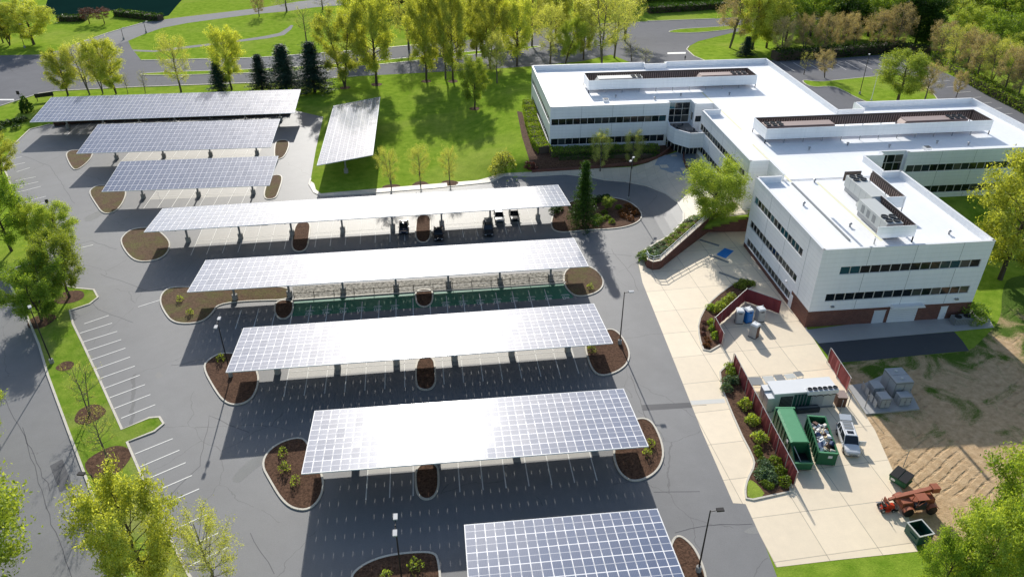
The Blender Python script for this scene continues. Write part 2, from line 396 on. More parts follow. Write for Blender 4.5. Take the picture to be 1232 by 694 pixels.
sheet('lane_marking',wpoly([(-20,119.5),(17,119.5),(17,121),(-20,121)]),.02,M['line'])
sheet('branch_road',wpoly([(92,53),(130,40),(150,34),(175,27),(215,21.5),(270,15),(320,9),(360,2),(420,-4),(420,3),(366,9),(325,15),(270,22),(226,28),(195,34),(172,42),(153,50),(120,60)]),.016,M['asphalt_p'])
sheet('lawn_path',wpoly([(160,60),(172,60.5),(186,61),(210,57.5),(250,53),(290,48),(320,43.5),(336,40),(346,34),(350,30.5),(353,31),(350,36),(342,42.5),(322,46.5),(290,50.5),(250,55.5),(212,60),(186,63),(170,62.5),(160,62)]),.014,M['asphalt_p'])
sheet('pond_water',wpoly([(58,-3),(54,10),(62,18),(80,19.5),(110,17),(140,12),(165,13),(190,22),(203,19),(212,8),(222,-3)]),.008,M['water'])
sheet('gravel_drive',wpoly([(300,13),(335,8),(370,4),(400,-4),(470,-6),(470,0),(420,6),(380,9),(345,14),(300,18)]),.018,M['asphalt_p'])
# rear car park behind the building
back=[(905,82),(922,73),(960,70.5),(1012,70),(1072,65),(1085,68),(1110,76),(1160,98),(1215,127),(1232,135),(1260,150),(1215,150),(1180,138),(1080,121),(1060,150),(960,150),(900,120)]
sheet('rear_parking_asphalt',wpoly(back),.012,M['asphalt_d'])
island([(962,96),(985,99),(1005,97),(1025,95),(1055,92),(1080,90),(1102,95),(1118,108),(1130,122),(1125,128),(1090,126),(1050,126),(1030,118),(1012,108),(1000,104),(975,106)],M['grass'],'lawn_island',2)
# ---- concrete
conc=[(768,317),(790,290),(830,262),(905,255),(905,285),(940,340),(972,397),(998,437),(1020,466),(1053,518),(1085,590),(1104,663),(1010,673),(934,682),(915,645),(897,606),(882,605),(845,520),(809,430),(773,340)]
sheet('service_yard_concrete',wpoly(conc),.018,M['concrete'])
sheet('apron_strip',wpoly([(830,482),(871,479.5),(873,484.5),(832,487)]),.026,paint('pale paint strip',(.7,.68,.62),.7))
walkp=[(455,233),(520,228.5),(588,221.5),(606,212.5),(640,213),(680,210.5),(707,213.5),(728,217.5),(752,219.5),(778,224.5),(800,233.5),(815,244.5),(822,257),(821,268),(808,283),(777,301),(771,309),(779,300.5),(790,294),(809,283.5),(822,268.5),(845,265),(893,258.5),(900,258),(895,225),(862,190),(840,183),(800,187),(780,196),(762,201),(720,203),(600,209),(590,213),(575,217),(455,227),(386,233),(380,228),(378,221),(374,218),(372,224),(377,233),(386,237)]
sheet('entrance_walk',wpoly(walkp),.030,M['walk'])
sheet('entrance_paving',wpoly([(792,190),(815,183),(836,183),(838,196),(823,212),(800,206),(787,200)]),.040,M['bluestone'])
sheet('building_walk',wpoly([(969,397),(985,413),(1080,404.5),(1150,398.5),(1196,394),(1188,380),(1166,372)]),.022,M['pad'])
sheet('asphalt_pad',wpoly([(983,412),(1080,404.5),(1148,399),(1158,410),(1166,422),(1110,427),(1050,433),(1011,436),(998,430)]),.020,M['asphalt_n'])
# ---- bare earth with patchy grass and wheel ruts
def dirt():
    m,nt,out=newmat('bare earth with grass patches'); b=bsdf(nt,out,.9,0,.1); p=geo(nt)
    n1=noise(nt,p,.16,6,.62,.8); n2=noise(nt,p,1.1,5,.7); fine=noise(nt,p,6,4,.75)
    c=ramp(nt,n2,[(.3,(.46,.30,.16)),(.7,(.72,.52,.31))])
    w=N(nt,'ShaderNodeTexWave',wave_type='BANDS',bands_direction='X'); mp=N(nt,'ShaderNodeMapping'); mp.inputs['Rotation'].default_value=(0,0,R(60)); L(nt,p,mp.inputs['Vector'])
    L(nt,mp.outputs[0],w.inputs['Vector']); w.inputs['Scale'].default_value=.27; w.inputs['Distortion'].default_value=3.2; w.inputs['Detail'].default_value=3; w.inputs['Detail Scale'].default_value=.5
    msk=ramp(nt,noise(nt,p,.09,3,.5),[(.50,(0,0,0)),(.64,(1,1,1))])
    rut0=ramp(nt,w.outputs['Fac'],[(.0,(0,0,0)),(.3,(1,1,1))]); rut=math_(nt,'SUBTRACT',1.,math_(nt,'MULTIPLY',math_(nt,'SUBTRACT',1,rut0),math_(nt,'MULTIPLY',msk,math_(nt,'MULTIPLY_ADD',noise(nt,p,.9,4,.7),4.,-1.6))))
    c=mixc(nt,1.,c,math_(nt,'MULTIPLY_ADD',rut,.28,.72),'MULTIPLY')
    s=N(nt,'ShaderNodeSeparateXYZ'); L(nt,p,s.inputs[0])
    gy=math_(nt,'MULTIPLY_ADD',s.outputs[1],.011,-.62)  # more grass further away
    g=ramp(nt,math_(nt,'ADD',math_(nt,'ADD',n1,math_(nt,'MULTIPLY',fine,.35)),gy),[(.87,(0,0,0)),(1.,(1,1,1))])
    gc=ramp(nt,fine,[(.3,(.05,.10,.012)),(.7,(.13,.21,.025))])
    c=mixc(nt,g,c,gc); L(nt,c,b.inputs['Base Color'])
    bump(nt,b,math_(nt,'ADD',math_(nt,'MULTIPLY',rut,2.),math_(nt,'ADD',fine,n2)),.7,.16); return m
M['dirt']=dirt()
sheet('bare_earth',smooth_poly(wpoly([(1000,437),(1050,433),(1110,427),(1167,423),(1180,410),(1205,385),(1205,350),(1215,330),(1300,330),(1380,420),(1380,560),(1300,640),(1180,680),(1104,665),(1085,590),(1053,518),(1020,466)]),2),.008,M['dirt'])
# ---- planting islands round the parking rows (kerbed)
isl=[]
def I(px,mat,it=2): isl.append(island(px,M[mat],'planting_island',it)); return isl[-1]
I([(79,187),(83,182),(92,181),(112,180),(111,189),(103,198),(92,205.5),(86,202)],'mulchg')
I([(107,232),(112,226),(121,223),(150,226),(152,234),(147,246),(138,256),(124,258),(115,245)],'mulchg')
I([(144,291),(151,281),(162,275),(186,274),(205,290),(203,303),(193,312),(172,316),(157,311)],'mulchg')
I([(192,362),(197,350),(210,345),(250,347),(300,346),(350,345),(352,361),(300,362),(262,366),(256,377),(244,387),(226,390),(208,388),(198,376)],'mulchg')
I([(244,442),(252,432),(268,424),(297,428),(312,450),(309,470),(300,483),(284,488),(270,484),(258,468)],'mulch')
I([(315,560),(322,543),(340,531),(362,526),(371,534),(390,575),(387,598),(372,614),(352,612),(338,600),(325,578)],'mulch')
I([(420,697),(432,682),(458,670),(490,665),(520,664),(528,672),(531,720),(500,740),(430,740)],'mulch')
# right ends
I([(331,172),(336,169),(347,169),(348,176),(343,188),(337,192),(330,192)],'mulchg')
I([(322,218),(328,211),(338,211),(340,216),(335,232),(331,240),(316,240)],'mulchg')
I([(663,275),(664,262),(670,250),(692,241),(712,238),(738,238),(755,242),(767,250),(773,259),(769,267),(755,273),(735,276),(705,277),(690,279),(672,280)],'mulch')
I([(678,340),(679,327),(690,320),(708,320),(721,328),(727,340),(722,350),(708,356),(693,357),(683,350)],'mulchg')
I([(704,420),(706,412),(722,400),(736,395),(748,404),(758,424),(755,438),(742,448),(724,453),(712,446)],'mulch')
I([(738,545),(742,520),(762,505),(777,503),(788,512),(799,541),(795,561),(782,574),(762,580),(748,572),(741,560)],'mulch')
I([(800,700),(806,660),(812,645),(822,646),(838,662),(850,694),(850,720),(830,740),(800,740)],'mulch')
# small islands in the middle of a row
I([(351,298),(352,285),(357,267),(374,267),(372,285),(370,298),(364,303),(356,303)],'mulch')
I([(500,286),(500,275),(502,259),(518,259),(518,275),(518,286),(513,292),(505,292)],'mulch')
I([(330,376),(332,362),(352,361),(353,372),(350,379),(344,384),(336,384)],'mulch')
I([(500,362),(500,349),(520,348),(521,360),(518,367),(511,370),(504,368)],'mulch')
I([(500,462),(501,430),(522,429),(524,450),(524,462),(518,469),(506,469)],'mulch')
I([(500,590),(500,559),(526,557),(528,575),(527,590),(520,600),(508,601)],'mulch')
# riprap median and its grassy ends under the middle canopy
sheet('riprap_gravel',wpoly([(352,345),(450,340),(600,331),(679,326),(681,338),(600,344),(450,353),(354,360)]),.05,M['gravel'],'structure')
g=MB(); ribbon(g,wpoly([(352,361),(450,354.5),(600,345.5),(681,340)]),.25,0,.15,M['kerb']); tag(g.obj('kerb_line'),kind='structure')
sheet('green_stalls',wpoly([(354,362.5),(450,356),(600,347),(682,341.5),(690,358.5),(600,364),(450,374),(347,381)]),.020,M['greenpaint'])
# left verge between lot and side road
strip=[(30,374),(47,415),(58,452),(83,520),(98,560),(114,602),(130,636),(150,694),(168,745),(262,745),(227,691),(208,654),(179,592),(153,532),(186,519),(197,510),(192,502),(180,503),(147,517),(120,457),(98,410),(88,390),(84,374),(108,366),(118,358),(113,349),(92,347),(62,340),(52,325),(60,312),(20,322),(10,340)]
sp=wpoly(strip)
b=MB(); a=sum(sp[i][0]*sp[(i+1)%len(sp)][1]-sp[(i+1)%len(sp)][0]*sp[i][1] for i in range(len(sp)))
b.prism(sp if a>0 else sp[::-1],0,.11,M['rough']); o=b.obj('verge_grass'); o['kind']='structure'
k=MB(); ribbon(k,sp,.3,0,.15,M['kerb'],True); k.obj('kerb',o)
# kerbs along the lot
k=MB()
for ln in ([(15,176),(36,156),(60,150)],[(4,195),(6,205),(18,235),(30,255),(52,285)],[(374,215),(372,222),(378,232),(386,236),(455,232),(520,227),(588,220),(606,211),(640,212),(680,209),(707,212),(728,216),(752,218),(778,223),(800,232),(815,243),(822,256),(822,266),(808,282),(777,300),(768,311)],
           [(0,128),(25,120),(47,113),(66,110),(166,105),(308,100),(430,92)],[(170,73),(308,70),(430,61),(560,49)],[(92,53),(130,40),(150,34),(175,27)],[(779,26),(860,23)],[(829,56),(826,60),(835,68),(852,75)]):
    ribbon(k,wpoly(ln),.3,0,.15,M['kerb'])
tag(k.obj('kerb_line'),kind='structure')
# raised beds beside the service yard
bed1,_=island([(892,336),(911,343),(900,349),(863,381),(868,402),(872,412),(848,426),(841,406),(840,388),(850,368),(870,350)],M['mulch'],'mulch_bed',1)
bed2,_=island([(862,452),(878,436),(886,445),(922,515),(958,590),(930,596),(898,603),(896,590),(899,577),(908,560),(905,548),(889,518)],M['mulch'],'mulch_bed',1)
sheet('bed_grass',smooth_poly(wpoly([(899,581),(903,577),(912,584),(922,597),(899,602.5)]),1),.125,M['grass'])
# mulch strip and beds by the west wing
sheet('mulch_strip',wpoly([(622,134),(628,135),(636,160),(649,190),(655,207),(640,208),(636,190),(628,165)]),.02,M['mulch'])
sheet('mulch_bed',wpoly([(655,207),(645,185),(662,180),(800,172),(812,182),(795,190),(780,196),(762,200),(720,203)]),.016,M['mulch'])
# ---- painted stall lines
ml=MB()
def seg(a,b2,w=.16,z=.032,world=False):
    A=Vector((*a,0)) if world else G(*a); B=Vector((*b2,0)) if world else G(*b2); A.z=B.z=0
    d=(B-A).normalized(); n=Vector((-d.y,d.x,0))*w/2
    ml.add([(q.x,q.y,z) for q in (A-n,B-n,B+n,A+n)],[(0,1,2,3)],M['line'])
for a,b2 in (((101.5,389.5),(131,379.5)),((96,401),(135,388.7)),((100,411.4),(141,398.7)),((105,422),(146,408.5)),((110.4,432.7),(151,418.7)),((115.6,444),(156.6,429.4)),((120.8,455),(162.3,440.3)),((126.5,466.8),(168.3,451.2)),((132,478.4),(174.5,462.6)),((137.7,491.2),(181,474.5)),((146,503),(186.8,486.7)),
    ((162.3,546),(207.8,527.5)),((168.8,561.3),(216,541.3)),((176.6,576.3),(223.4,556.3)),((183,592.4),(231,571.7)),((193.5,608),(239.7,587.8)),((203,640),(250,618)),((217,662),(262.3,641)),((226,681.5),(274,658)),((90,300),(112.2,294.7)),((166,369.4),(192.7,361)),
    ((20,207),(36,202)),((18,218),(43,213)),((19,225),(46,219)),((20,232),(49,224.5)),((29,243),(55,236.5)),((34,249),(59,243)),((39,256),(61,249)),((12,200),(30,196)),((8,193),(26,189))):
    seg(a,b2)
M['stall']=m_concrete('sunlit pale stall paving',(.42,.40,.36),0,0,.35)  # pale paving tone with the sunlit brightness put into the colour
# ================================================================== SOLAR CANOPIES
T6=math.radians(6.2)
SITES=[ # near-left, near-right, height, depth, tilt sign(+ = rises away)
 ((36,147),(352,136),4.4,14.5,+1,'far'),((92.2,184.7),(325,177),4.4,14.,+1,''),((122.6,230.5),(321,223),4.5,13.,+1,''),
 ((173.5,279),(686.2,246.6),5.6,12.1,-1,''),((225.5,351),(708.6,319.9),5.7,12.,-1,''),((272.2,447.3),(739.5,412.2),5.4,12.,-1,''),
 ((363.1,569.3),(779.7,536.1),5.4,11.7,-1,'')]
LAB=['blue solar canopy farthest back, beside the road trees, with tree shade on its panels','blue grey solar canopy second from the road, above two mulch islands','short blue solar canopy third from the road, ending at the access lane',
 'longest solar canopy, pale panels, with parked cars under its near edge','pale solar canopy over the gravel median and green painted stalls','white glaring solar canopy between two mulch islands and two tall lamp posts','brilliant sun glare solar canopy with patchwork grey modules at its right end']
def deck_mesh(W,D,slits=True,mw=1.04,ml_=2.0):
    """modules clamped side by side with a narrow open joint half way along each one"""
    b=MB(); nx=max(1,round(W/mw)); ny=max(1,round(D/ml_)); g_=.015
    mt=M['solar']; t=.05
    for i in range(nx):
        x0,x1=i*mw+g_,(i+1)*mw-g_
        for j in range(ny):
            y0,y1=j*ml_,(j+1)*ml_
            b.add([(x0,y0,0),(x1,y0,0),(x1,y1,0),(x0,y1,0)],[(0,1,2,3)],mt)
            # joint strip between modules, open over a short length
            xa,xb=x1,x1+2*g_
            for ya,yb in ((y0,y0+.55),(y1-.55,y1)):
                b.add([(xa,ya,-.012),(xb,ya,-.012),(xb,yb,-.012),(xa,yb,-.012)],[(0,1,2,3)],M['white'])
            if (i*7+j*3)%11==0: b.add([(xa,y0+.5,-.015),(xb,y0+.5,-.015),(xb,y1-.5,-.015),(xa,y1-.5,-.015)],[(0,1,2,3)],M['white'])
    X,Y=nx*mw,ny*ml_
    for c,d in (((X/2,-.03,-.06),(X+.12,.06,.14)),((X/2,Y+.03,-.06),(X+.12,.06,.14)),((-.03,Y/2,-.06),(.06,Y,.14)),((X+.03,Y/2,-.06),(.06,Y,.14))):
        b.box(c,d,M['white'])
    return b,X,Y
def canopy(origin,ang,W,D,tilt,h,label,cross=0.,group='solar canopies over the parking rows',first=5.0,slitless=False):
    """origin: ground point under the near-left corner; h height of the near edge; tilt (rad) + rises away"""
    t=empty('solar_canopy',(origin[0],origin[1],0),ang); tag(t,label,'solar canopy',group)
    b,X,Y=deck_mesh(W,D)
    dk=b.obj('panel_deck',t,(0,0,h)); dk.rotation_euler=(tilt,cross,0)
    def zz(x,y): return h+y*math.tan(tilt)-x*math.tan(cross)
    n=max(1,int((X-2*first)/9.1+.5)); sp=(X-2*first)/n if n else 0
    cols=[]
    for i in range(n+1):
        x=first+i*sp; yc=Y*.5; zt=zz(x,yc)-.75; cols.append(x)
        c=MB(); c.box((0,0,zt/2+.35),(.32,.32,zt-.7),M['steel']); co=c.obj('column',t,(x,yc,0))
        pr=MB(); pr.lathe((0,0,0),[(.48,0),(.48,.95),(.44,1.02),(0.1,1.03)],M['pier'],12); pr.obj('pier',co)
        bm=MB(); z0=zz(x,.6)-.3; z1=zz(x,Y-.6)-.3; zc=zz(x,yc)-.3
        for ya,za,yb,zb in ((.6,z0,yc,zc),(yc,zc,Y-.6,z1)):
            da=.18 if ya==.6 else .42; db=.42 if ya==.6 else .18
            bm.hexa([(x-.14,ya,za-da),(x+.14,ya,za-da),(x+.14,yb,zb-db),(x-.14,yb,zb-db)],[(x-.14,ya,za+.02),(x+.14,ya,za+.02),(x+.14,yb,zb+.02),(x-.14,yb,zb+.02)],M['steel'])
        bm.obj('beam',t)
    for j in range(1,int(Y/2)*2,2):
        y=min(j,Y-.5); p=MB(); za,zb=zz(0,y)-.19,zz(X,y)-.19
        p.hexa([(0,y-.05,za-.1),(X,y-.05,zb-.1),(X,y+.05,zb-.1),(0,y+.05,za-.1)],[(0,y-.05,za+.1),(X,y-.05,zb+.1),(X,y+.05,zb+.1),(0,y+.05,za+.1)],M['steel']); p.obj('purlin',t)
    return t,X,Y,cols
CAN=[]
for (nl,nr,h,D,sg,_),lab in zip(SITES,LAB):
    a=G(*nl,h); c=G(*nr,h); W=(c-a).length; ang=math.atan2(c.y-a.y,c.x-a.x)
    CAN.append((a,ang,W,D)); t,X,Y,cols=canopy(a,ang,W,D,sg*T6,h,lab)
a=Vector((.8,42.9,5.4)); CAN.append((a,0.,21.4,12.)); canopy(a,0.,21.3,12.,-T6,5.4,'blue nearest solar canopy, cut by the bottom edge of the photo',first=5.5)
# the canopy that stands across the others, low on its left side
t=empty('solar_canopy',(-25.4,154.0,0),0); tag(t,'pale solar canopy turned across the others, between access lane and lawn','solar canopy','solar canopies over the parking rows')
b,Y,X=deck_mesh(38,12.5)
dk=b.obj('panel_deck',t,(X,0,4.1+X*math.tan(R(9)))); dk.rotation_euler=(-R(9),0,R(90))
for y in (5,14.2,23.4,32.6):
    c=MB(); c.box((0,0,2.4),(.34,.34,4.8),M['steel']); co=c.obj('column',t,(X*.45,y,0)); pr=MB(); pr.lathe((0,0,0),[(.48,0),(.48,.95),(.44,1.02),(.1,1.03)],M['pier'],12); pr.obj('pier',co)
    bm=MB(); bm.hexa([(.5,y-.14,3.85),(X-.5,y-.14,5.7),(X-.5,y+.14,5.7),(.5,y+.14,3.85)],[(.5,y-.14,4.05),(X-.5,y-.14,5.92),(X-.5,y+.14,5.92),(.5,y+.14,4.05)],M['steel']); bm.obj('beam',t)
for x in (1.,4.4,8.,11.6):
    p=MB(); z=4.1+x*math.tan(R(9))-.15; p.box((x,Y/2,z),(.1,Y,.18),M['steel']); p.obj('purlin',t)
# stall lines under each canopy: a centre line with stalls nose to nose
for k,(a,ang,W,D) in enumerate(CAN):
    ca,sa=math.cos(ang),math.sin(ang)
    def P2(x,y): return (a.x+x*ca-y*sa,a.y+x*sa+y*ca)
    yc=D/2; x0=6.5 if k!=7 else 3.; x1=W-4.5
    if k not in(0,4): sheet('sunlit_stall_paving',[P2(x0,yc-1.4),P2(x1,yc-1.4),P2(x1,yc+5.6),P2(x0,yc+5.6)],.016+.0,M['stall'])  # pale sheet cut to the strip in sun, light painted into its tone
    if k!=4: seg(P2(x0,yc),P2(x1,yc),.12,world=True)
    n=int((x1-x0)/2.74)
    for i in range(n+1):
        x=x0+i*2.74
        if k==4:
            seg(P2(x,yc-8.6),P2(x,yc-3.2),.12,world=True); seg(P2(x,yc+3.2),P2(x,yc+8.6),.12,world=True)
        elif k<3: seg(P2(x,yc-5.5),P2(x,yc+5.5),.13,world=True)
        else: seg(P2(x,yc-5.5),P2(x,yc+5.5),.12,world=True)
# marks painted in the green stalls (charging symbols: a plug outline over a short bar)
a,ang,W,D=CAN[4]
for i in range(16):
    px=372+i*20.6
    if 494<px<524: continue
    yy=377.5-(px-372)*.0625
    p=G(px,yy); 
    for dx,dy,w,h in ((-.5,0,.1,.7),(-.15,0,.1,.7),(-.33,.35,.45,.1),(-.33,-.35,.45,.1),(.25,.2,.5,.1),(.25,0,.5,.1),(.25,-.2,.5,.1),(0,.75,1.5,.09),(0,.95,1.2,.09)):
        ml.add([(p.x+dx-w/2,p.y+dy-h/2,.034),(p.x+dx+w/2,p.y+dy-h/2,.034),(p.x+dx+w/2,p.y+dy+h/2,.034),(p.x+dx-w/2,p.y+dy+h/2,.034)],[(0,1,2,3)],M['line'])
# sealed cracks, seams and worn patches of the paving
cs=MB(); M['seal']=paint('crack sealant',(.075,.075,.08),.55)
rn=random.Random(3)
def seam(pts,w=.075):
    P=[G(*q) for q in pts]; Q=[]
    for a_,c_ in zip(P,P[1:]):
        n_=max(2,int((c_-a_).length/1.5))
        for i_ in range(n_): v_=a_+(c_-a_)*i_/n_; Q.append((v_.x+rn.uniform(-.16,.16),v_.y+rn.uniform(-.16,.16)))
    Q.append((P[-1].x,P[-1].y)); ribbon(cs,Q,w,.0,.019,M['seal'])
for q in ([(28,514),(46,580),(66,640),(88,700)],[(0,470),(40,548),(60,590)],[(760,452),(775,500),(800,560)],[(772,492),(850,487)],[(786,592),(842,591)],[(100,350),(118,372),(160,388)],[(205,440),(250,432),(262,470)],[(200,600),(240,560),(252,500),(300,520)],[(150,215),(190,232),(196,260)],[(20,185),(60,200),(90,245)],[(735,300),(760,330),(768,350)],[(690,310),(725,305),(760,308)],[(812,640),(850,632),(905,630)],[(120,330),(180,350),(205,345)],[(300,640),(330,690)],[(60,300),(110,290),(140,300)]): seam(q)
tag(cs.obj('crack_seals'),kind='structure')
M['worn']=m_asphalt('worn pale paving',(.27,.265,.25),.35,False,.8,.2); M['newpatch']=m_asphalt('darker paving repair',(.085,.085,.09),.2,False,.6,.4)
for q in ([(278,578),(286,566),(300,553),(316,547),(326,545),(322,554),(308,563),(296,574),(287,581)],[(100,262),(110,258),(122,252),(128,254),(118,262),(104,268)],[(892,640),(905,633),(922,632),(925,638),(908,643)],[(86,372),(100,366),(118,365),(110,375),(94,380)],[(200,158),(260,152),(262,158),(206,165)]): sheet('worn_patch',smooth_poly(wpoly(q),2),.017,M['worn'])
for q in ([(772,487),(850,483),(852,489),(774,494)],[(60,560),(75,552),(88,585),(72,592)]): sheet('paving_repair',wpoly(q),.0165,M['newpatch'])
# rear car park bays
for i in range(9):
    x=945+i*15.5; seg((x-6,76-.3*i),(x+11,86-.4*i),.14)
    
for i in range(10): seg((938+i*14,95),(950+i*13,103),.14) if i in (0,1) else None
for i in range(9):
    x,y=1118+i*12.5,84+i*6.6; seg((x,y),(x-17,y+1.5),.14)
tag(ml.obj('stall_lines'),kind='structure')
# low guard fence beside the riprap
A,B=G(354,359),G(682,337)
f=empty('guard_fence',(A.x,A.y,0),math.atan2(B.y-A.y,B.x-A.x)); tag(f,'low dark post and rail fence between gravel median and green stalls','fence')
Lf=(B-A).length; r=MB(); r.box((Lf/2,0,.95),(Lf,.05,.06),M['pole']).box((Lf/2,0,.5),(Lf,.05,.05),M['pole']); r.obj('rail',f)
n=14
for i in range(n+1):
    p=MB(); p.box((0,0,.55),(.1,.1,1.1),M['pole']); p.obj('post',f,(Lf*i/n,0,0))
# ================================================================== OFFICE BUILDING
M['inside']=paint('dark interior',(.012,.013,.014),.9)
bld=empty('office_building',(60,130,0)); tag(bld,'white panelled office building of joined flat roofed wings with dark ribbon windows','office building')
bld.location=(0,0,0)
WINC={}
def window_mesh(w,h,gm):
    k=(round(w,2),round(h,2),gm)
    if k not in WINC:
        g=MB(); g.box((0,.05,0),(w,.02,h),M[gm])
        f=MB(); t=.045
        for c,d in (((-w/2+t/2,0,0),(t,.12,h)),((w/2-t/2,0,0),(t,.12,h)),((0,0,h/2-t/2),(w-2*t,.11,t)),((0,0,-h/2+t/2),(w-2*t,.11,t))): f.box(c,d,M['rail'])
        m=MB(); m.v=g.v+f.v; m.mats=[M[gm],M['rail']]; m.f=g.f+[tuple(i+len(g.v) for i in q) for q in f.f]; m.m=[0]*len(g.f)+[1]*len(f.f)
        WINC[k]=m.mesh('window')
    return WINC[k]
def facade(wall,part,p0,p1,H,bands=(),brick=0.,z0=0.,joints=7.3,th=.3,brick2=None,trim=False):
    """wall slab from p0 to p1 (outside on the right hand), bands: (za,zb,sa,sb,n,glass list)"""
    P0=Vector((*p0,0));P1=Vector((*p1,0)); Lw=(P1-P0).length; d=(P1-P0)/Lw; nrm=Vector((d.y,-d.x,0)); ang=math.atan2(d.y,d.x)
    def box(sa,sb,za,zb,mat,off=0.,t=th):
        c=P0+d*((sa+sb)/2)-nrm*(t/2-off); wall.box((c.x,c.y,(za+zb)/2),(sb-sa,t,zb-za),mat,ang)
    zs={z0,H}
    if brick: zs.add(brick)
    for b_ in bands: zs.add(b_[0]); zs.add(b_[1])
    zs=sorted(zs)
    for za,zb in zip(zs,zs[1:]):
        holes=sorted((b_[2],b_[3]) for b_ in bands if b_[0]<=za+1e-4 and b_[1]>=zb-1e-4)
        s=0; mat=M['brick'] if zb<=brick+1e-4 else M['panel']
        for a,b_ in holes+[(Lw,Lw)]:
            if a==Lw and trim: a=Lw-th
            if a-s>.01: box(s,a,za,zb,mat)
            s=b_
    for b_ in bands:
        za,zb,sa,sb,n,gl=b_; w=(sb-sa)/n
        for i in range(n):
            g=gl[i%len(gl)] if isinstance(gl,(list,tuple)) else gl
            c=P0+d*(sa+(i+.5)*w)-nrm*.14
            o=bpy.data.objects.new('window',window_mesh(w,zb-za,g)); COL.objects.link(o); o.parent=part; o.location=(c.x,c.y,(za+zb)/2); o.rotation_euler=(0,0,ang)
    if joints:
        s=joints
        while s<Lw-.5:
            zz=sorted([(b_[0],b_[1]) for b_ in bands if b_[2]<s<b_[3]]); z=max(z0,brick)
            for za,zb in zz+[(H,H)]:
                if za-z>.05: 
                    c=P0+d*s+nrm*.004; wall.box((c.x,c.y,(z+za)/2),(.05,.008,za-z-.02),M['cabinet'],ang)
                z=max(z,zb)
            s+=joints
def wing(name,poly,H,deck,walls):
    part=MB(); inner=poly_inset(poly,.3); part.prism(inner,0,deck,M['roof'],M['inside'])
    po=part.obj('wing',bld)
    w=MB(); CP=MB()
    for i,(p0,p1) in enumerate(zip(poly,poly[1:]+poly[:1])):
        kw=walls.get(i,{})
        if kw.get('skip'): continue
        kw=dict(kw); Ht=kw.pop('Ht',H); p2=poly[(i+2)%len(poly)]; kw['trim']=((p1[0]-p0[0])*(p2[1]-p1[1])-(p1[1]-p0[1])*(p2[0]-p1[0]))>0
        facade(w,po,p0,p1,Ht,**kw)
        if Ht==H: ribbon(CP,[p0,p1],.42,H-.002,H+.06,M['white'],False,.15)
    w.obj('wall',po)
    CP.obj('parapet_cap',po)
    return po
def poly_inset(poly,t):
    n=len(poly); out=[]
    for i in range(n):
        a,b_,c=Vector(poly[i-1]),Vector(poly[i]),Vector(poly[(i+1)%n])
        d1=(b_-a).normalized(); d2=(c-b_).normalized(); n1=Vector((-d1.y,d1.x)); n2=Vector((-d2.y,d2.x))
        m=(n1+n2); k=t/max(.2,(1+n1.dot(n2))/1.)  # miter
        out.append(tuple(b_+m*k))
    return out
D='glass';T='glasst'
# north wings: one long block, a stepped entrance corner and the spine towards the south
NP=[(26.7,167.5),(54.8,167.5),(54.8,169.4),(60.4,169.4),(60.4,166.2),(64.8,166.2),(64.8,162),(60.6,162),(60.6,132.2),(64.4,132.2),(64.4,125.3),(84,125.3),(84,132.4),(88.2,132.4),(88.2,134.2),(93.6,134.2),(93.6,133.3),(127,133.3),(127,163.6),(97.6,163.6),(97.6,159),(91.5,159),(91.5,201.2),(62.8,201.2),(62.8,199.6),(57.2,199.6),(57.2,201.2),(26.7,201.2)]
W16=[(5.95,7.45,.9,27.6,15,[D]*14+[T]),(1.1,2.7,.9,27.6,15,D)]
wing('north',NP,10.3,9.1,{
 0:dict(bands=[(5.95,7.45,.3,27.5,16,[D]*15+[T]),(1.1,2.7,.3,27.5,16,D)]),
 2:dict(bands=[(4.9,6.6,.15,5.5,3,D),(6.6,8.2,.15,5.5,3,D),(8.2,9.7,.15,5.5,3,[T,D,D]),(.1,2.7,.2,5.4,4,D)],joints=0),
 3:dict(bands=[(5.95,7.9,.9,2.3,1,D)],joints=0),
 4:dict(bands=[(5.95,7.45,.4,2.4,1,D)],joints=0),
 7:dict(bands=[(5.95,7.45,.4,28.,17,D),(1.1,2.7,.4,28.,17,D)]),
 8:dict(joints=0), 9:dict(joints=0), 10:dict(joints=0,Ht=9.05),
 14:dict(bands=[(6.,7.8,.2,5.2,3,D),(7.8,9.5,.2,5.2,3,[D,D,T]),(1.1,2.7,.2,5.2,3,D)],joints=0),
 16:dict(bands=[(5.95,7.45,.5,31,18,D),(1.1,2.7,.5,31,18,D)]),
 25:dict(),
 27:dict(bands=[(5.95,7.45,1,32.6,16,D),(1.1,2.7,1,32.6,16,D)]),
})
SP=[(55.4,91.3),(82.1,91.3),(82.1,117.5),(78.5,117.5),(60,117.5),(55.4,117.5)]
wing('south',SP,13.7,12.6,{
 0:dict(bands=[(9.3,10.65,3.4,25.6,14,[T,T,D,D,D,D,D,D,D,D,T,T,D,D]),(4.6,5.95,2.2,25.4,15,D)],brick=2.9),
 1:dict(bands=[(9.3,10.65,3,23,12,D),(4.6,5.95,3,23,12,D)],brick=2.9),
 3:dict(joints=0,Ht=12.55),
 5:dict(bands=[(9.3,10.65,1.,20.6,14,[T,D,T]),(4.6,5.95,1.,20.6,14,D),(.95,2.3,1.,20.4,14,D)],brick=.8),
})
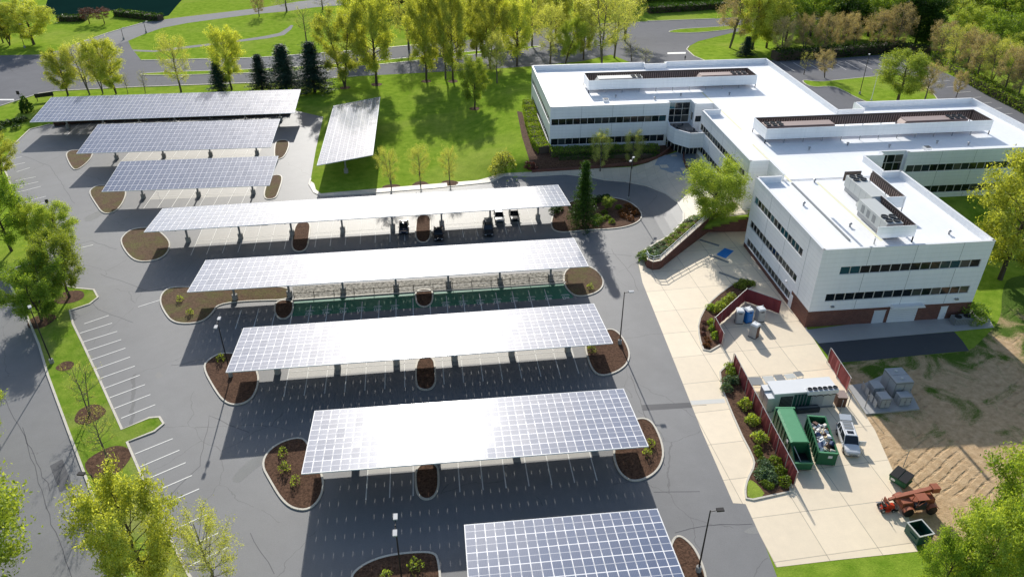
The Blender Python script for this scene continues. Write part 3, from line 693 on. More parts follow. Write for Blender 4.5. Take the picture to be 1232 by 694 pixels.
# lower brick return at the south west corner, doors and hoods
b=MB(); b.box((55.388,94.3,1.5),(.03,6.0,3.0),M['brick']); b.obj('brick_base',bld)
def door(x0,x1,y,h,mat,nm='door'):
    d=MB(); d.box(((x0+x1)/2,y-.03,h/2),(x1-x0,.06,h),M[mat]); d.box(((x0+x1)/2,y-.02,h+.05),(x1-x0+.2,.05,.1),M['rail'])
    if x1-x0>3:
        for k in range(1,8): d.box(((x0+x1)/2,y-.065,h*k/8),(x1-x0-.1,.012,.03),M['cabinet'])
    o=d.obj(nm,bld); h_=MB(); h_.box((x1-.2,y-.08,1.05),(.12,.05,.05),M['steel']); h_.obj('handle',o); return o
door(66.2,68.1,91.3,2.3,'door'); door(68.7,73.3,91.3,2.9,'white','garage_door'); door(77.2,78.3,91.3,2.3,'white')
h=MB(); h.box((71.2,90.85,3.15),(5.4,.9,.35),M['white'],0,.92); h.obj('door_hood',bld)
h=MB(); h.box((55.36,97.1,1.2),(.06,1.1,2.4),M['white']); h.obj('door',bld)
for x in (59.,79.2): 
    h=MB(); h.box((x,91.15,3.7),(.5,.3,.25),M['steel']); h.obj('wall_lamp',bld)
for y,z in ((110,3.4),(99.5,3.4)):
    h=MB(); h.box((55.2,y,z),(.3,.3,.25),M['white']); h.obj('wall_lamp',bld)
# terrace over the entrance
TP=[(54.75,167.6),(54.2,164.2),(54.9,161.8),(57.5,158.8),(60.65,158.8),(60.65,166.1),(60.35,169.3),(54.85,169.3)]
t=MB(); t.prism(TP,2.75,4.7,M['deck'],M['panel']); to=t.obj('terrace',bld)
w=MB()
for p0,p1 in zip(TP[:4],TP[1:5]):
    P0,P1=Vector((*p0,0)),Vector((*p1,0)); d=(P1-P0); c=(P0+P1)/2; w.box((c.x,c.y,4.4),(d.length+.1,.25,3.5),M['panel'],math.atan2(d.y,d.x))
w.obj('parapet',to)
g=MB(); 
for p0,p1 in (((54.9,166.5),(57.,161.8)),((57.,161.8),(60.5,161.4))):
    P0,P1=Vector((*p0,0)),Vector((*p1,0)); d=(P1-P0); c=(P0+P1)/2; a=math.atan2(d.y,d.x)
    g.box((c.x,c.y,1.37),(d.length,.05,2.74),M['glass'],a)
    for k in range(5):
        q=P0+d*k/4; g.box((q.x,q.y,1.37),(.12,.16,2.74),M['rail'],a)
    g.box((c.x,c.y,2.15),(d.length,.14,.1),M['rail'],a)
g.obj('entrance_door',bld)
# roof screens, each on legs above the deck
def screens(x0,x1,y0,y1,z0,z1,deck,sides='NSEW'):
    for sd_,(a,b_) in {'S':((x0,y0),(x1,y0)),'N':((x0,y1),(x1,y1)),'W':((x0,y0),(x0,y1)),'E':((x1,y0),(x1,y1))}.items():
        if sd_ not in sides: continue
        m=MB(); A=Vector((*a,0));B=Vector((*b_,0)); d=B-A; c=(A+B)/2; an=math.atan2(d.y,d.x); out={'S':(0,-1),'N':(0,1),'W':(-1,0),'E':(1,0)}[sd_]
        m.box((c.x+out[0]*.06,c.y+out[1]*.06,(z0+z1)/2),(d.length+.16,.1,z1-z0),M['panel'],an)
        m.box((c.x-out[0]*.04,c.y-out[1]*.04,(z0+z1)/2+.02),(d.length-.1,.08,z1-z0-.1),M['brownslat'],an)
        n=max(2,int(d.length/.55))
        for k in range(n+1):
            q=A+d*(k/n); m.box((q.x-out[0]*.13,q.y-out[1]*.13,(z0+z1)/2-.15),(.12,.1,z1-z0-.6),M['tan'],an)
        n=max(1,int(d.length/4))
        for k in range(n+1):
            q=A+d*(k/n); m.box((q.x,q.y,(z0+deck)/2),(.14,.14,z0-deck),M['steel'],an)
        m.obj('roof_screen',bld)
screens(38,80.3,180.2,186.6,10.,12.3,9.1)
screens(68.3,118,143.8,150.6,10.,12.3,9.1)
screens(64.9,70.9,94.2,104.6,13.6,15.5,12.6,'SE')
screens(70.,74.6,103.8,114.2,13.6,15.5,12.6,'E')
m=MB(); m.box((72.9,103.8,14.55),(3.4,.12,1.9),M['panel']); m.obj('roof_screen',bld)
m=MB(); m.box((71.2,114.4,14.55),(3.0,.12,1.7),M['brownslat']); m.obj('roof_screen',bld)
# pale walk pads and roof seams
m=MB()
def pad(a,c,w,z,mat):
    A,B=Vector((*a,0)),Vector((*c,0)); d=(B-A).normalized(); n_=Vector((-d.y,d.x,0))*w/2
    m.add([(q.x,q.y,z) for q in (A-n_,B-n_,B+n_,A+n_)],[(0,1,2,3)],mat)
pad((66,178),(66.4,152),.5,9.12,M['yellow']); pad((65.6,143.5),(65.8,119),.5,9.12,M['yellow']); pad((66.3,116.5),(66.6,95),.5,12.62,M['yellow'])
m.obj('walk_pad',bld)
m=MB()
for c,d in (((61.7,106,12.7),(.3,21,.2)),): m.box(c,d,M['cabinet'])
m.obj('roof_pipe',bld)
# small roof things
def vent(x,y,z):
    v=MB(); v.cyl((0,0,0),(0,0,.5),.16,.16,M['steel'],8); v.lathe((0,0,.5),[(.3,0),(.3,.08),(.05,.22)],M['steel'],8)
    return v.obj('roof_vent',bld,(x,y,z))
for x,y,z in ((44,176.5,9.1),(53,174,9.1),(60,176,9.1),(72,175.5,9.1),(76,139.5,9.1),(85,141,9.1),(93,139,9.1),(104,140,9.1),(110,138.5,9.1),(60,108,12.6),(64,100,12.6),(78,96,12.6),(76,118.6,9.1),(70,124,9.1)): vent(x,y,z)
b=MB(); b.box((0,0,.3),(1.3,1.3,.6),M['white']); b.box((0,0,.63),(1.05,1.05,.08),M['fan'])
for x,y in ((41,174),(100,137)): 
    o=b.obj('roof_hatch',bld,(x,y,9.1))
# rooftop air units
def air_unit(x,y,z,Lx,rz,mat,label,W=2.6,Hh=1.9,fans=4):
    t=empty('rooftop_air_unit',(x,y,z+.5),rz); tag(t,label,'air unit','air handling units on the office roof')
    b=MB(); b.box((0,0,Hh/2+.25),(Lx,W,Hh),M[mat]); b.box((0,0,-.15),(Lx-.3,W-.3,.8),M['steel'])
    n=int(Lx/1.5)
    for k in range(1,n):
        xx=-Lx/2+k*Lx/n
        b.box((xx,0,Hh/2+.25),(.05,W+.03,Hh-.1),M['steel'])
    b.obj('casing',t,bev=.03)
    h=MB(); h.add([(-Lx/2-.9,-W/2+.2,.6),(-Lx/2-.9,W/2-.2,.6),(-Lx/2,W/2-.1,.6),(-Lx/2,-W/2+.1,.6),(-Lx/2-.9,-W/2+.2,1.0),(-Lx/2-.9,W/2-.2,1.0),(-Lx/2,W/2-.1,Hh+.1),(-Lx/2,-W/2+.1,Hh+.1)],[(4,5,6,7)[::-1],(0,1,5,4)[::-1],(0,3,7,4),(1,2,6,5)[::-1]],M[mat]); h.obj('intake_hood',t)
    for k in range(fans):
        f=MB(); xx=Lx/2-.8-(k//2)*1.35; yy=(-.62 if k%2 else .62)
        f.lathe((0,0,0),[(.52,0),(.55,.22),(.48,.22),(.46,.1),(.1,.1),(.08,.14)],M['fan'],14); f.obj('fan',t,(xx,yy,Hh+.25))
    for k in range(3):
        f=MB(); f.box((0,0,0),(.9,.03,1.2),M['cabinet']); f.obj('access_panel',t,(-Lx/2+1.6+k*1.7,-W/2-.02,Hh/2+.2))
air_unit(46.5,183.6,9.3,11,0,'units','pale rooftop air unit at the left end of the far roof screen')
air_unit(73,183.6,9.3,12,0,'tan','rooftop air unit at the right end of the far roof screen',fans=6)
air_unit(76.5,147.3,9.3,15,math.pi,'tan','long tan rooftop air unit at the left end of the middle screen',fans=6)
air_unit(107,147.3,9.3,14,0,'tan','long tan rooftop air unit with sloping hood at the right end of the middle screen',fans=6)
air_unit(70.6,108.8,12.7,8.6,math.pi/2,'units','off white rooftop air unit farther from the south facade',fans=4)
air_unit(68.2,99.6,12.7,8.6,-math.pi/2,'units','off white rooftop air unit nearest the south facade with round fans',fans=4)
# terrace furniture
def patio_table(x,y,z,label):
    t=empty('patio_table',(x,y,z)); tag(t,label,'table'); b=MB(); b.lathe((0,0,.7),[(.5,0),(.55,.02),(.55,.05)],M['fan'],14); b.obj('table_top',t)
    l=MB(); l.cyl((0,0,0),(0,0,.7),.05,.05,M['fan'],6); l.lathe((0,0,0),[(.3,0),(.3,.03),(.05,.06)],M['fan'],10); l.obj('pedestal',t)
def patio_chair(x,y,z,rz,label):
    t=empty('patio_chair',(x,y,z),rz); tag(t,label,'chair','dark patio chairs on the entrance terrace')
    b=MB(); b.box((0,0,.44),(.5,.5,.05),M['fan']); b.obj('seat',t); c=MB(); c.box((0,.25,.72),(.5,.05,.5),M['fan'],rx=R(-8)); c.obj('backrest',t)
    for sx in (-.2,.2):
        for sy in (-.2,.2): l=MB(); l.cyl((0,0,0),(0,0,.43),.02,.02,M['fan'],5); l.obj('leg',t,(sx,sy,0))
patio_table(57,165.6,4.7,'round dark patio table by the tall glazing on the terrace'); patio_table(58.6,162.2,4.7,'round dark patio table nearest the terrace parapet')
for x,y,r in ((56.1,166.3,40),(57.9,166.5,-50),(56.3,164.6,140),(57.8,162.9,60),(59.5,162.8,-60),(58.3,161.1,180)): patio_chair(x,y,4.7,R(r),'dark patio chair pulled up to a terrace table above the entrance')
# ---- brick retaining wall with planting slope behind it and white railing on top
base=[G(775.5,317),(G(778,322)),G(785,325),G(794,324),G(800,319),G(826,299),G(852,279.5),G(878,279),G(903,278.5)]
hts=[1.5,1.55,1.6,1.7,1.8,2.5,3.4,3.8,4.0]
rw=empty('retaining_wall',(base[0].x,base[0].y,0)); tag(rw,'curved brown brick retaining wall between planted slope and sunken service court','wall')
o0=Vector((base[0].x,base[0].y,0)); b=MB(); N_=len(base)
inn=[]
for i,p in enumerate(base):
    a=base[max(0,i-1)]; c=base[min(N_-1,i+1)]; d=(c-a).normalized(); n_=Vector((-d.y,d.x,0)); q=p+n_*.4; inn.append(q)
for i in range(N_-1):
    p,q=base[i]-o0,base[i+1]-o0; pi,qi=inn[i]-o0,inn[i+1]-o0
    h0,h1=hts[i],hts[i+1]; up=lambda v,h: (v.x,v.y,h)
    b.add([up(p,0),up(q,0),up(qi,0),up(pi,0),up(p,h0),up(q,h1),up(qi,h1),up(pi,h0)],[(4,5,6,7),(0,1,5,4),(2,3,7,6),(1,2,6,5),(3,0,4,7)],M['brick'])
b.obj('brickwork',rw)
b=MB()
for i in range(N_-1):
    p,q,pi,qi=base[i]-o0,base[i+1]-o0,inn[i]-o0,inn[i+1]-o0
    b.add([(p.x,p.y,hts[i]+.004),(q.x,q.y,hts[i+1]+.004),(qi.x,qi.y,hts[i+1]+.004),(pi.x,pi.y,hts[i]+.004),(p.x,p.y,hts[i]+.1),(q.x,q.y,hts[i+1]+.1),(qi.x,qi.y,hts[i+1]+.1),(pi.x,pi.y,hts[i]+.1)],[(4,5,6,7),(0,1,5,4),(2,3,7,6)],M['walk'])
b.obj('coping',rw)
rl=empty('railing',(o0.x,o0.y,0)); tag(rl,'white pipe railing along the top of the brick retaining wall','railing')
for hh in (.55,1.05):
    b=MB()
    for i in range(N_-1):
        p,q=(base[i]+inn[i])/2-o0,(base[i+1]+inn[i+1])/2-o0; b.cyl((p.x,p.y,hts[i]+hh),(q.x,q.y,hts[i+1]+hh),.055,.055,M['white'],6)
    b.obj('rail',rl)
for i in range(N_-1):
    p,q=(base[i]+inn[i])/2-o0,(base[i+1]+inn[i+1])/2-o0; n=max(1,int((q-p).length/2.2))
    for k in range(n):
        r_=p+(q-p)*k/n; h_=hts[i]+(hts[i+1]-hts[i])*k/n; b=MB(); b.cyl((0,0,0),(0,0,1.0),.055,.055,M['white'],6); b.obj('post',rl,(r_.x,r_.y,h_+.05))
kb=[G(768.5,311),G(768.8,307),G(773,303),G(779,299.5),G(790,293),G(809,282),G(822,267),G(845,263.5),G(893,257)]
kb=[warp(v)[0] for v in kb]
b=MB()
b.add([(v.x,v.y,v.z+.09) for v in kb]+[(v.x,v.y,h-.12) for v,h in zip(inn,hts)],[(i+1,i,N_+i,N_+i+1) for i in range(N_-1)],M['mulchg'])
o=b.obj('planted_slope'); o['kind']='structure'
# low brick planter wall by the entrance
w=MB(); ribbon(w,[tuple(G(*p)[:2]) for p in ((640,207.5),(700,204),(740,200),(770,197),(790,191),(802,183),(808,177))],.3,0,.6,M['brick']); tag(w.obj('planter_wall'),'low brick planter wall curving along the entrance hedge','wall')
w=MB(); ribbon(w,[tuple(G(*p)[:2]) for p in ((823,181),(822,192),(826,203),(836,208))],.3,0,.6,M['brick']); tag(w.obj('planter_wall'),'short brick planter wall to the right of the entrance paving','wall')
o=sheet('painted_cover',wpoly([(861.5,306.5),(872,298.5),(883,302),(873,311)]),.03,M['bluepaint']); del o['kind']; tag(o,'flat blue painted square on the court beside the retaining wall','ground cover')
for a,c in (((842,289),(865,296)),((853,307),(876,316)),((865,328),(890,337))):
    b=MB(); A,B=G(*a),G(*c); ribbon(b,[(A.x,A.y),(B.x,B.y)],.35,0.02,.16,M['cabinet']); 
    o=b.obj('drain_channel'); o['kind']='structure'
# ================================================================== TREES
rng=np.random.default_rng(11)
def tube(path,r0,r1,n,V,F):
    o=len(V); k=len(path)
    for i,p in enumerate(path):
        a=path[max(0,i-1)]; c=path[min(k-1,i+1)]; d=c-a; L_=np.linalg.norm(d); d=d/(L_+1e-9)
        u=np.cross(d,[0.3,.2,1.] if abs(d[2])<.9 else [1,0,0]); u/=np.linalg.norm(u)+1e-9; v=np.cross(d,u); r=r0+(r1-r0)*i/(k-1)
        for j in range(n):
            t=2*math.pi*j/n; V.append(p+u*math.cos(t)*r+v*math.sin(t)*r)
    for i in range(k-1):
        for j in range(n):
            q=(j+1)%n; F.append((o+i*n+j,o+i*n+q,o+(i+1)*n+q,o+(i+1)*n+j))
def skeleton(rs,H,trunk_h,env,nl,ns,up=(35,65),thick=.022,multi=1,wob=.03):
    """env(t): crown radius at relative height t (0..1). returns verts, faces, tip points"""
    V=[];F=[];tips=[]
    for m in range(multi):
        lean=np.array([rs.normal()*.05,rs.normal()*.05])*(0 if multi==1 else 3)
        tp=[]
        for k in range(7):
            z=H*.93*k/6; tp.append(np.array([lean[0]*z+rs.normal()*wob*H*.25*(k>0),lean[1]*z+rs.normal()*wob*H*.25*(k>0),z]))
        tube(tp,H*thick/(multi**.4),H*.003,6,V,F)
        def at(z):
            k=min(5.999,z/(H*.93)*6); i=int(k); return tp[i]+(tp[i+1]-tp[i])*(k-i)
        L_n=nl//multi
        for i in range(L_n):
            t=trunk_h+(1-trunk_h)*((i+.5)/L_n)**.9*.93
            p0=at(min(H*.92,H*(t-.5*(t-trunk_h)*.55)))
            az=i*2.39996+m*1.3+rs.normal()*.3; rad=env(t)*H*(.75+.35*rs.random()); 
            end=np.array([math.cos(az)*rad+at(min(H*t,H*.92))[0],math.sin(az)*rad+at(min(H*t,H*.92))[1],H*t+rad*.25])
            mid=p0*.45+end*.55+np.array([0,0,-.06*rad]); mid2=p0*.8+end*.2+np.array([0,0,.0])
            path=[p0,mid2,mid,end]; rb=H*thick*.33*(1.1-.6*t)
            tube(path,rb,rb*.25,4,V,F); tips.append(end)
            for j in range(ns):
                s=.3+.7*(j+rs.random())/ns; q0=mid2+(end-mid2)*s; ln=rad*(.28+.3*rs.random())*(1.15-s*.5)+.3
                d=(end-p0)/(np.linalg.norm(end-p0)+1e-9)+rs.normal(size=3)*.6+np.array([0,0,.25]); d/=np.linalg.norm(d); q1=q0+d*ln*.5+rs.normal(size=3)*.05; q2=q1+(d+rs.normal(size=3)*.35)*ln*.5
                tube([q0,q1,q2],rb*.35,rb*.1,3,V,F); tips+= [q1,q2]
    return V,F,np.array(tips)
def leaf_mesh(name,C,size,rs,mat,flat=.0,aspect=.75):
    n=len(C); a=rs.normal(size=(n,3)); a/=np.linalg.norm(a,axis=1)[:,None]; b_=rs.normal(size=(n,3)); b_[:,2]*=1-flat
    b_-=a*np.sum(a*b_,axis=1)[:,None]; b_/=np.linalg.norm(b_,axis=1)[:,None]+1e-9
    s=size*(.35+1.15*rs.random(n)**1.4)[:,None]
    v=np.stack([C-a*s,C-b_*s*aspect*.6,C+a*s,C+b_*s*aspect*.6],axis=1).reshape(-1,3)
    f=np.arange(4*n).reshape(-1,4)
    me=bpy.data.meshes.new(name); me.vertices.add(4*n); me.vertices.foreach_set('co',v.ravel()); me.loops.add(4*n); me.loops.foreach_set('vertex_index',f.ravel())
    me.polygons.add(n); me.polygons.foreach_set('loop_start',np.arange(0,4*n,4)); me.polygons.foreach_set('loop_total',np.full(n,4)); me.materials.append(mat); me.update(); me.validate(); return me
def me_from(V,F,name,mat):
    me=bpy.data.meshes.new(name); me.from_pydata([tuple(v) for v in V],[],F); me.materials.append(mat); me.update(); return me
TREE={}
def proto(kind,seed):
    """(trunk mesh, crown mesh) for a tree 10 m tall"""
    k=(kind,seed)
    if k in TREE: return TREE[k]
    rs=np.random.default_rng(seed*97+sum(map(ord,kind))); H=10.
    egg=lambda t: .30*math.sin(math.pi*min(1,max(0,(t-.12)/.92)))**.7
    if kind in ('yellow','lime','green','dark','pale','brown','red','barebud','ball'):
        cfg={'yellow':(.14,30,7,125,.25,.10,'lf_yellow'),'lime':(.18,28,7,125,.28,.10,'lf_lime'),'green':(.14,28,7,130,.29,.11,'lf_green'),'dark':(.12,26,6,120,.42,.16,'lf_dark'),
             'pale':(.2,26,7,52,.27,.085,'lf_pale'),'brown':(.2,26,6,60,.28,.095,'lf_brown'),'red':(.3,22,5,60,.28,.12,'lf_red'),'barebud':(.25,26,7,7,.2,.08,'lf_pale'),'ball':(.03,40,6,170,.36,.10,'lf_lime')}[kind]
        V,F,T_=skeleton(rs,H,cfg[0],egg if kind not in('green','dark','ball') else (lambda t:.34*math.sin(math.pi*min(1,max(0,(t-.05)/1.02)))**.55),cfg[1],cfg[2],multi=2 if seed%3==2 else 1)
        nper=cfg[3]; C=np.repeat(T_,nper,axis=0); w=rs.normal(size=(len(C),3))*cfg[4]; keep=rs.random(len(C))<np.repeat(.35+.65*rs.random(len(T_)),nper); C=(C+w)[keep]
        cr=leaf_mesh('crown',C,cfg[5],rs,M[cfg[6]])
        tr=me_from(V,F,'trunk',M['barkg'] if kind in('pale','barebud','brown') else M['bark'])
    elif kind in ('conifer','spire'):
        V=[];F=[]; tube([np.array([0,0,0]),np.array([0.05,0,H*.5]),np.array([0,.05,H*.97])],.16,.03,6,V,F); pts=[]
        nl=95
        for i in range(nl):
            t=.06+.92*i/nl; r=(.23 if kind=='conifer' else .27)*H*((1-t)**.85 if kind=='conifer' else ((1-t)**1.5*1.25+.035))*(.7+.45*rs.random())
            az=i*2.39996+rs.normal()*.25; dz=-.12*r if kind=='conifer' else -.5*r
            e=np.array([math.cos(az)*r,math.sin(az)*r,H*t+dz]); p0=np.array([0,0,H*t]); tube([p0,(p0+e)/2+[0,0,.06*r],e],.035,.01,3,V,F)
            for s in np.linspace(.2,1,9):
                q=p0+(e-p0)*s; m=int(26*(1-.4*s)+6); pts.append(q+rs.normal(size=(m,3))*np.array([.1+.16*s,.1+.16*s,.12])*(1 if kind=='conifer' else 1.1))
        C=np.concatenate(pts); cr=leaf_mesh('crown',C,.16,rs,M['lf_pine' if kind=='conifer' else 'lf_dark'],0,.35); tr=me_from(V,F,'trunk',M['bark'])
    TREE[k]=(tr,cr); return TREE[k]
NAMES={'yellow':'spring_tree','lime':'lime_tree','green':'leafy_tree','dark':'dense_tree','pale':'young_tree','brown':'budding_tree','red':'plum_tree','barebud':'bare_tree','ball':'round_tree','conifer':'conifer','spire':'weeping_conifer'}
def tree(kind,seed,px,py,top,wpx,label,group=None,rz=None,H=None):
    tr,cr=proto(kind,seed); p=G(px,py); h=H or heightpx(px,py,top); wm=wpx/pxm(px,py)
    nat={'conifer':3.5,'spire':5.2,'green':7.9,'dark':8.2,'ball':7.4}.get(kind,7.7)   # natural width of the 10 m prototype
    sx=wm/nat; sz=h/10.
    o=empty(NAMES[kind],p,rz if rz is not None else random.uniform(0,6.28)); tag(o,label,'conifer' if kind in('conifer','spire') else 'tree',group)
    for nm,me in (('trunk',tr),('crown',cr)):
        c=bpy.data.objects.new(nm,me); COL.objects.link(c); c.parent=o; c.scale=(sx,sx,sz)
    return o
BR='row of spring trees between road and lawn'; FR='background wood beyond the rear car park'
TR=[
# far left
('yellow',1,41,54,2,60,'broad golden green tree at the top left corner by the road bend',None),
('yellow',2,12,55,4,34,'narrow golden green tree leftmost at the top edge',None),
('yellow',3,4,52,8,30,'golden green tree cut by the left edge beside the road bend',None),
('red',1,108,29,10,22,'small plum red tree left of its pair by the pond',None),
('red',2,126,29,10,22,'small plum red tree right of its pair by the pond',None),
('yellow',4,82,115,60,44,'low golden tree leftmost behind the farthest canopy',BR),
('pale',5,108,114,52,44,'olive tree with visible twigs behind the left end of the farthest canopy',BR),
('yellow',5,140,113,46,48,'large golden tree right of the olive tree behind the farthest canopy',BR),
('pale',2,124,113,56,34,'thin pale tree squeezed between the olive and the golden tree',BR),
('barebud',1,154,113,88,14,'tiny bare sapling right of the golden tree by the road',BR),
('barebud',2,175,112,84,14,'tiny bare sapling standing alone by the road',BR),
('pale',3,218,111,42,44,'airy pale tree alone behind the middle of the farthest canopy',BR),
('yellow',1,279,108,33,44,'upright lime yellow tree behind two small dark conifers',BR),
('conifer',1,265,109,75,26,'small dark conifer in front of the upright lime yellow tree',None),
('conifer',2,316,109,65,28,'small dark conifer leftmost of three by the canopy corner',None),
('conifer',3,345,109,53,42,'tall dark conifer in the middle of three by the canopy corner',None),
('conifer',1,379,111,50,44,'bushy dark conifer rightmost of three by the canopy corner',None),
('barebud',3,369,52,8,30,'leafless rounded tree on the far lawn beside the path end',None),
('yellow',2,415,105,13,54,'golden tree left end of the tall row on the lawn edge',BR),
('yellow',4,453,101,-6,60,'tallest golden tree of the lawn row with a straight dark trunk',BR),
('yellow',1,513,97,-9,50,'golden tree third in the tall lawn row',BR),
('pale',1,536,95,-12,46,'pale tall tree fourth in the lawn row, left of a close pair',BR),
('yellow',3,545,97,-14,44,'pale tall tree crowding the fourth tree of the lawn row',BR),
('yellow',2,573,70,-8,42,'golden tree across the road behind the tall lawn row',None),
('yellow',5,590,84,-6,48,'golden tree fifth in the tall lawn row beside a light green sapling',BR),
('lime',1,571,131,70,40,'light green sapling standing on the shaded lawn in a mulch ring',None),
('yellow',4,622,80,-4,50,'olive gold tree sixth in the lawn row beside the building corner',BR),
('pale',4,662,77,4,44,'thin olive tree behind the corner of the far roof',BR),
('lime',2,680,78,22,36,'small light green tree between thin trunks behind the far roof',BR),
('yellow',3,702,72,-2,36,'slender gold tree behind the far roof',BR),
('pale',2,724,76,-18,66,'wide airy tree with forked bare limbs behind the far roof',BR),
('pale',5,739,70,-10,52,'wide airy tree right end of the row behind the far roof',BR),
('barebud',2,760,74,50,26,'small bare bush like tree by the driveway mouth',None),
('barebud',1,776,80,58,20,'smallest bare tree by the driveway kerb',None),
# behind the road
('pale',3,480,10,-30,40,'pale tree beyond the road near the top edge over the lawn row',None),
('dark',1,470,12,-20,60,'dark green tree beyond the road, left of the top centre',None),
('green',2,562,14,-18,50,'green tree beyond the road near the top centre',None),
('barebud',3,345,14,-10,40,'bare tree at the top edge beside the pale drive',None),
('barebud',1,388,12,-8,36,'bare tree at the top edge right of the pale drive',None),
('brown',1,312,20,-6,20,'thin rusty tree at the top edge near the pond end',None),
('green',3,620,14,-30,60,'green tree at the top edge above the building corner',None),
('yellow',2,655,10,-36,50,'gold tree at the top edge behind the thin olive tree',None),
('pale',2,712,6,-30,50,'pale tree at the top edge above the far roof',None),
('brown',2,878,58,-18,56,'rusty sparse tree on the grass corner beside the driveway',None),
('yellow',3,905,60,-14,50,'olive tree right of the rusty tree on the grass corner',FR),
('conifer',2,897,68,44,20,'dark conifer bush at the foot of the olive tree',None),
]
for i,(x,y,t,w,k,s) in enumerate([(938,68,22,34,'brown',1),(966,67,20,34,'brown',2),(989,67,16,32,'brown',3),(1010,63,16,28,'brown',1),(1028,60,18,28,'brown',2),(1053,61,12,34,'brown',3),(1076,63,5,38,'brown',1)]):
    TR.append((k,s,x,y,t,w,'rusty budding tree %s in the row behind the rear car park'%['leftmost','second','third','fourth','fifth','sixth','rightmost'][i],'rusty trees behind the rear car park'))
for i,(x,y,t,w,k,s) in enumerate([(922,58,-10,54,'yellow',4),(945,50,-12,60,'green',1),(975,44,-10,60,'green',2),(1000,40,-14,56,'lime',1),(1020,46,0,40,'dark',2),(1044,44,-12,56,'green',3),(1075,50,-14,60,'green',1),(1100,56,-6,52,'dark',3),(1085,30,-30,60,'dark',1),(1128,38,-16,54,'lime',2),(1150,30,-20,56,'pale',4),(1178,36,-14,60,'lime',3),(1205,44,-8,60,'green',2),(1240,50,-10,60,'lime',1),(1215,22,-26,60,'yellow',5),(1160,62,8,50,'lime',1),(1193,76,18,52,'green',1),(1225,92,30,60,'lime',2),(1250,120,50,56,'green',3),(940,20,-40,60,'dark',1),(985,16,-40,60,'green',3),(1030,14,-40,60,'dark',2)]):
    TR.append((k,s,x,y,t,w,'%s tree %s'%({'yellow':'golden','green':'bright green','lime':'light green','dark':'dark evergreen','pale':'pale'}[k],
      ['at the left end of the background wood','behind the leftmost rusty tree','behind the third rusty tree','behind the fourth rusty tree','in the gap between fourth and fifth rusty trees','behind the sixth rusty tree','behind the rightmost rusty tree','at the right end of the rusty row','at the top edge behind the rusty row end','standing where the rear lawn opens','at the top edge above the diagonal row','high behind the start of the diagonal row','behind the middle of the diagonal row','cut by the right edge near the top','at the top edge far right corner','just behind the first tree of the diagonal row','just behind the third tree of the diagonal row','behind the last tree of the diagonal row','cut by the right edge beside the car park corner','at the top edge above the left of the rusty row','at the top edge above the middle of the rusty row','at the top edge above the right of the rusty row'][i]),FR))
for i,(x,y,t,w) in enumerate([(1128,72,26,40),(1145,84,30,42),(1160,90,36,40),(1173,99,42,40),(1190,107,48,40),(1206,115,56,38),(1222,122,64,38)]):
    TR.append(('brown' if i not in(1,4) else 'pale',i%3+1,x,y,t,w,'bronze tree %s of the diagonal row beside the long hedge'%['first','second','third','fourth','fifth','sixth','last'][i],'diagonal row of bronze trees along the hedge'))
for x,y,t,w,k,sd,lab in [(430,66,-20,46,'yellow',5,'golden tree across the road behind the left end of the tall lawn row'),(492,60,-24,48,'pale',3,'pale tree across the road between the third and second lawn row trees'),(520,52,-26,44,'yellow',2,'golden tree across the road behind the third lawn row tree'),(548,56,-20,40,'pale',5,'pale tree across the road behind the close pair'),(606,52,-24,46,'yellow',3,'golden tree across the road left of the sixth lawn row tree'),(640,56,-22,46,'pale',4,'pale tree across the road right of the sixth lawn row tree'),(668,48,-30,50,'yellow',1,'golden tree across the road behind the thin olive tree'),(690,42,-30,46,'pale',1,'pale tree across the road behind the slender gold tree'),(752,50,-30,50,'pale',2,'pale tree across the road left of the junction'),(598,100,40,30,'pale',3,'thin young tree between the fifth and sixth lawn row trees'),(530,20,-40,60,'green',2,'green tree at the top edge behind the close pair'),(590,10,-40,60,'dark',2,'dark tree at the top edge above the fifth lawn row tree'),(440,14,-30,60,'green',1,'green tree at the top edge above the tall lawn row left end'),(640,4,-50,60,'lime',1,'lime tree at the top edge above the building corner'),(740,4,-40,60,'green',3,'green tree at the top edge behind the junction')]:
    TR.append((k,sd,x,y,t,w,lab,None))
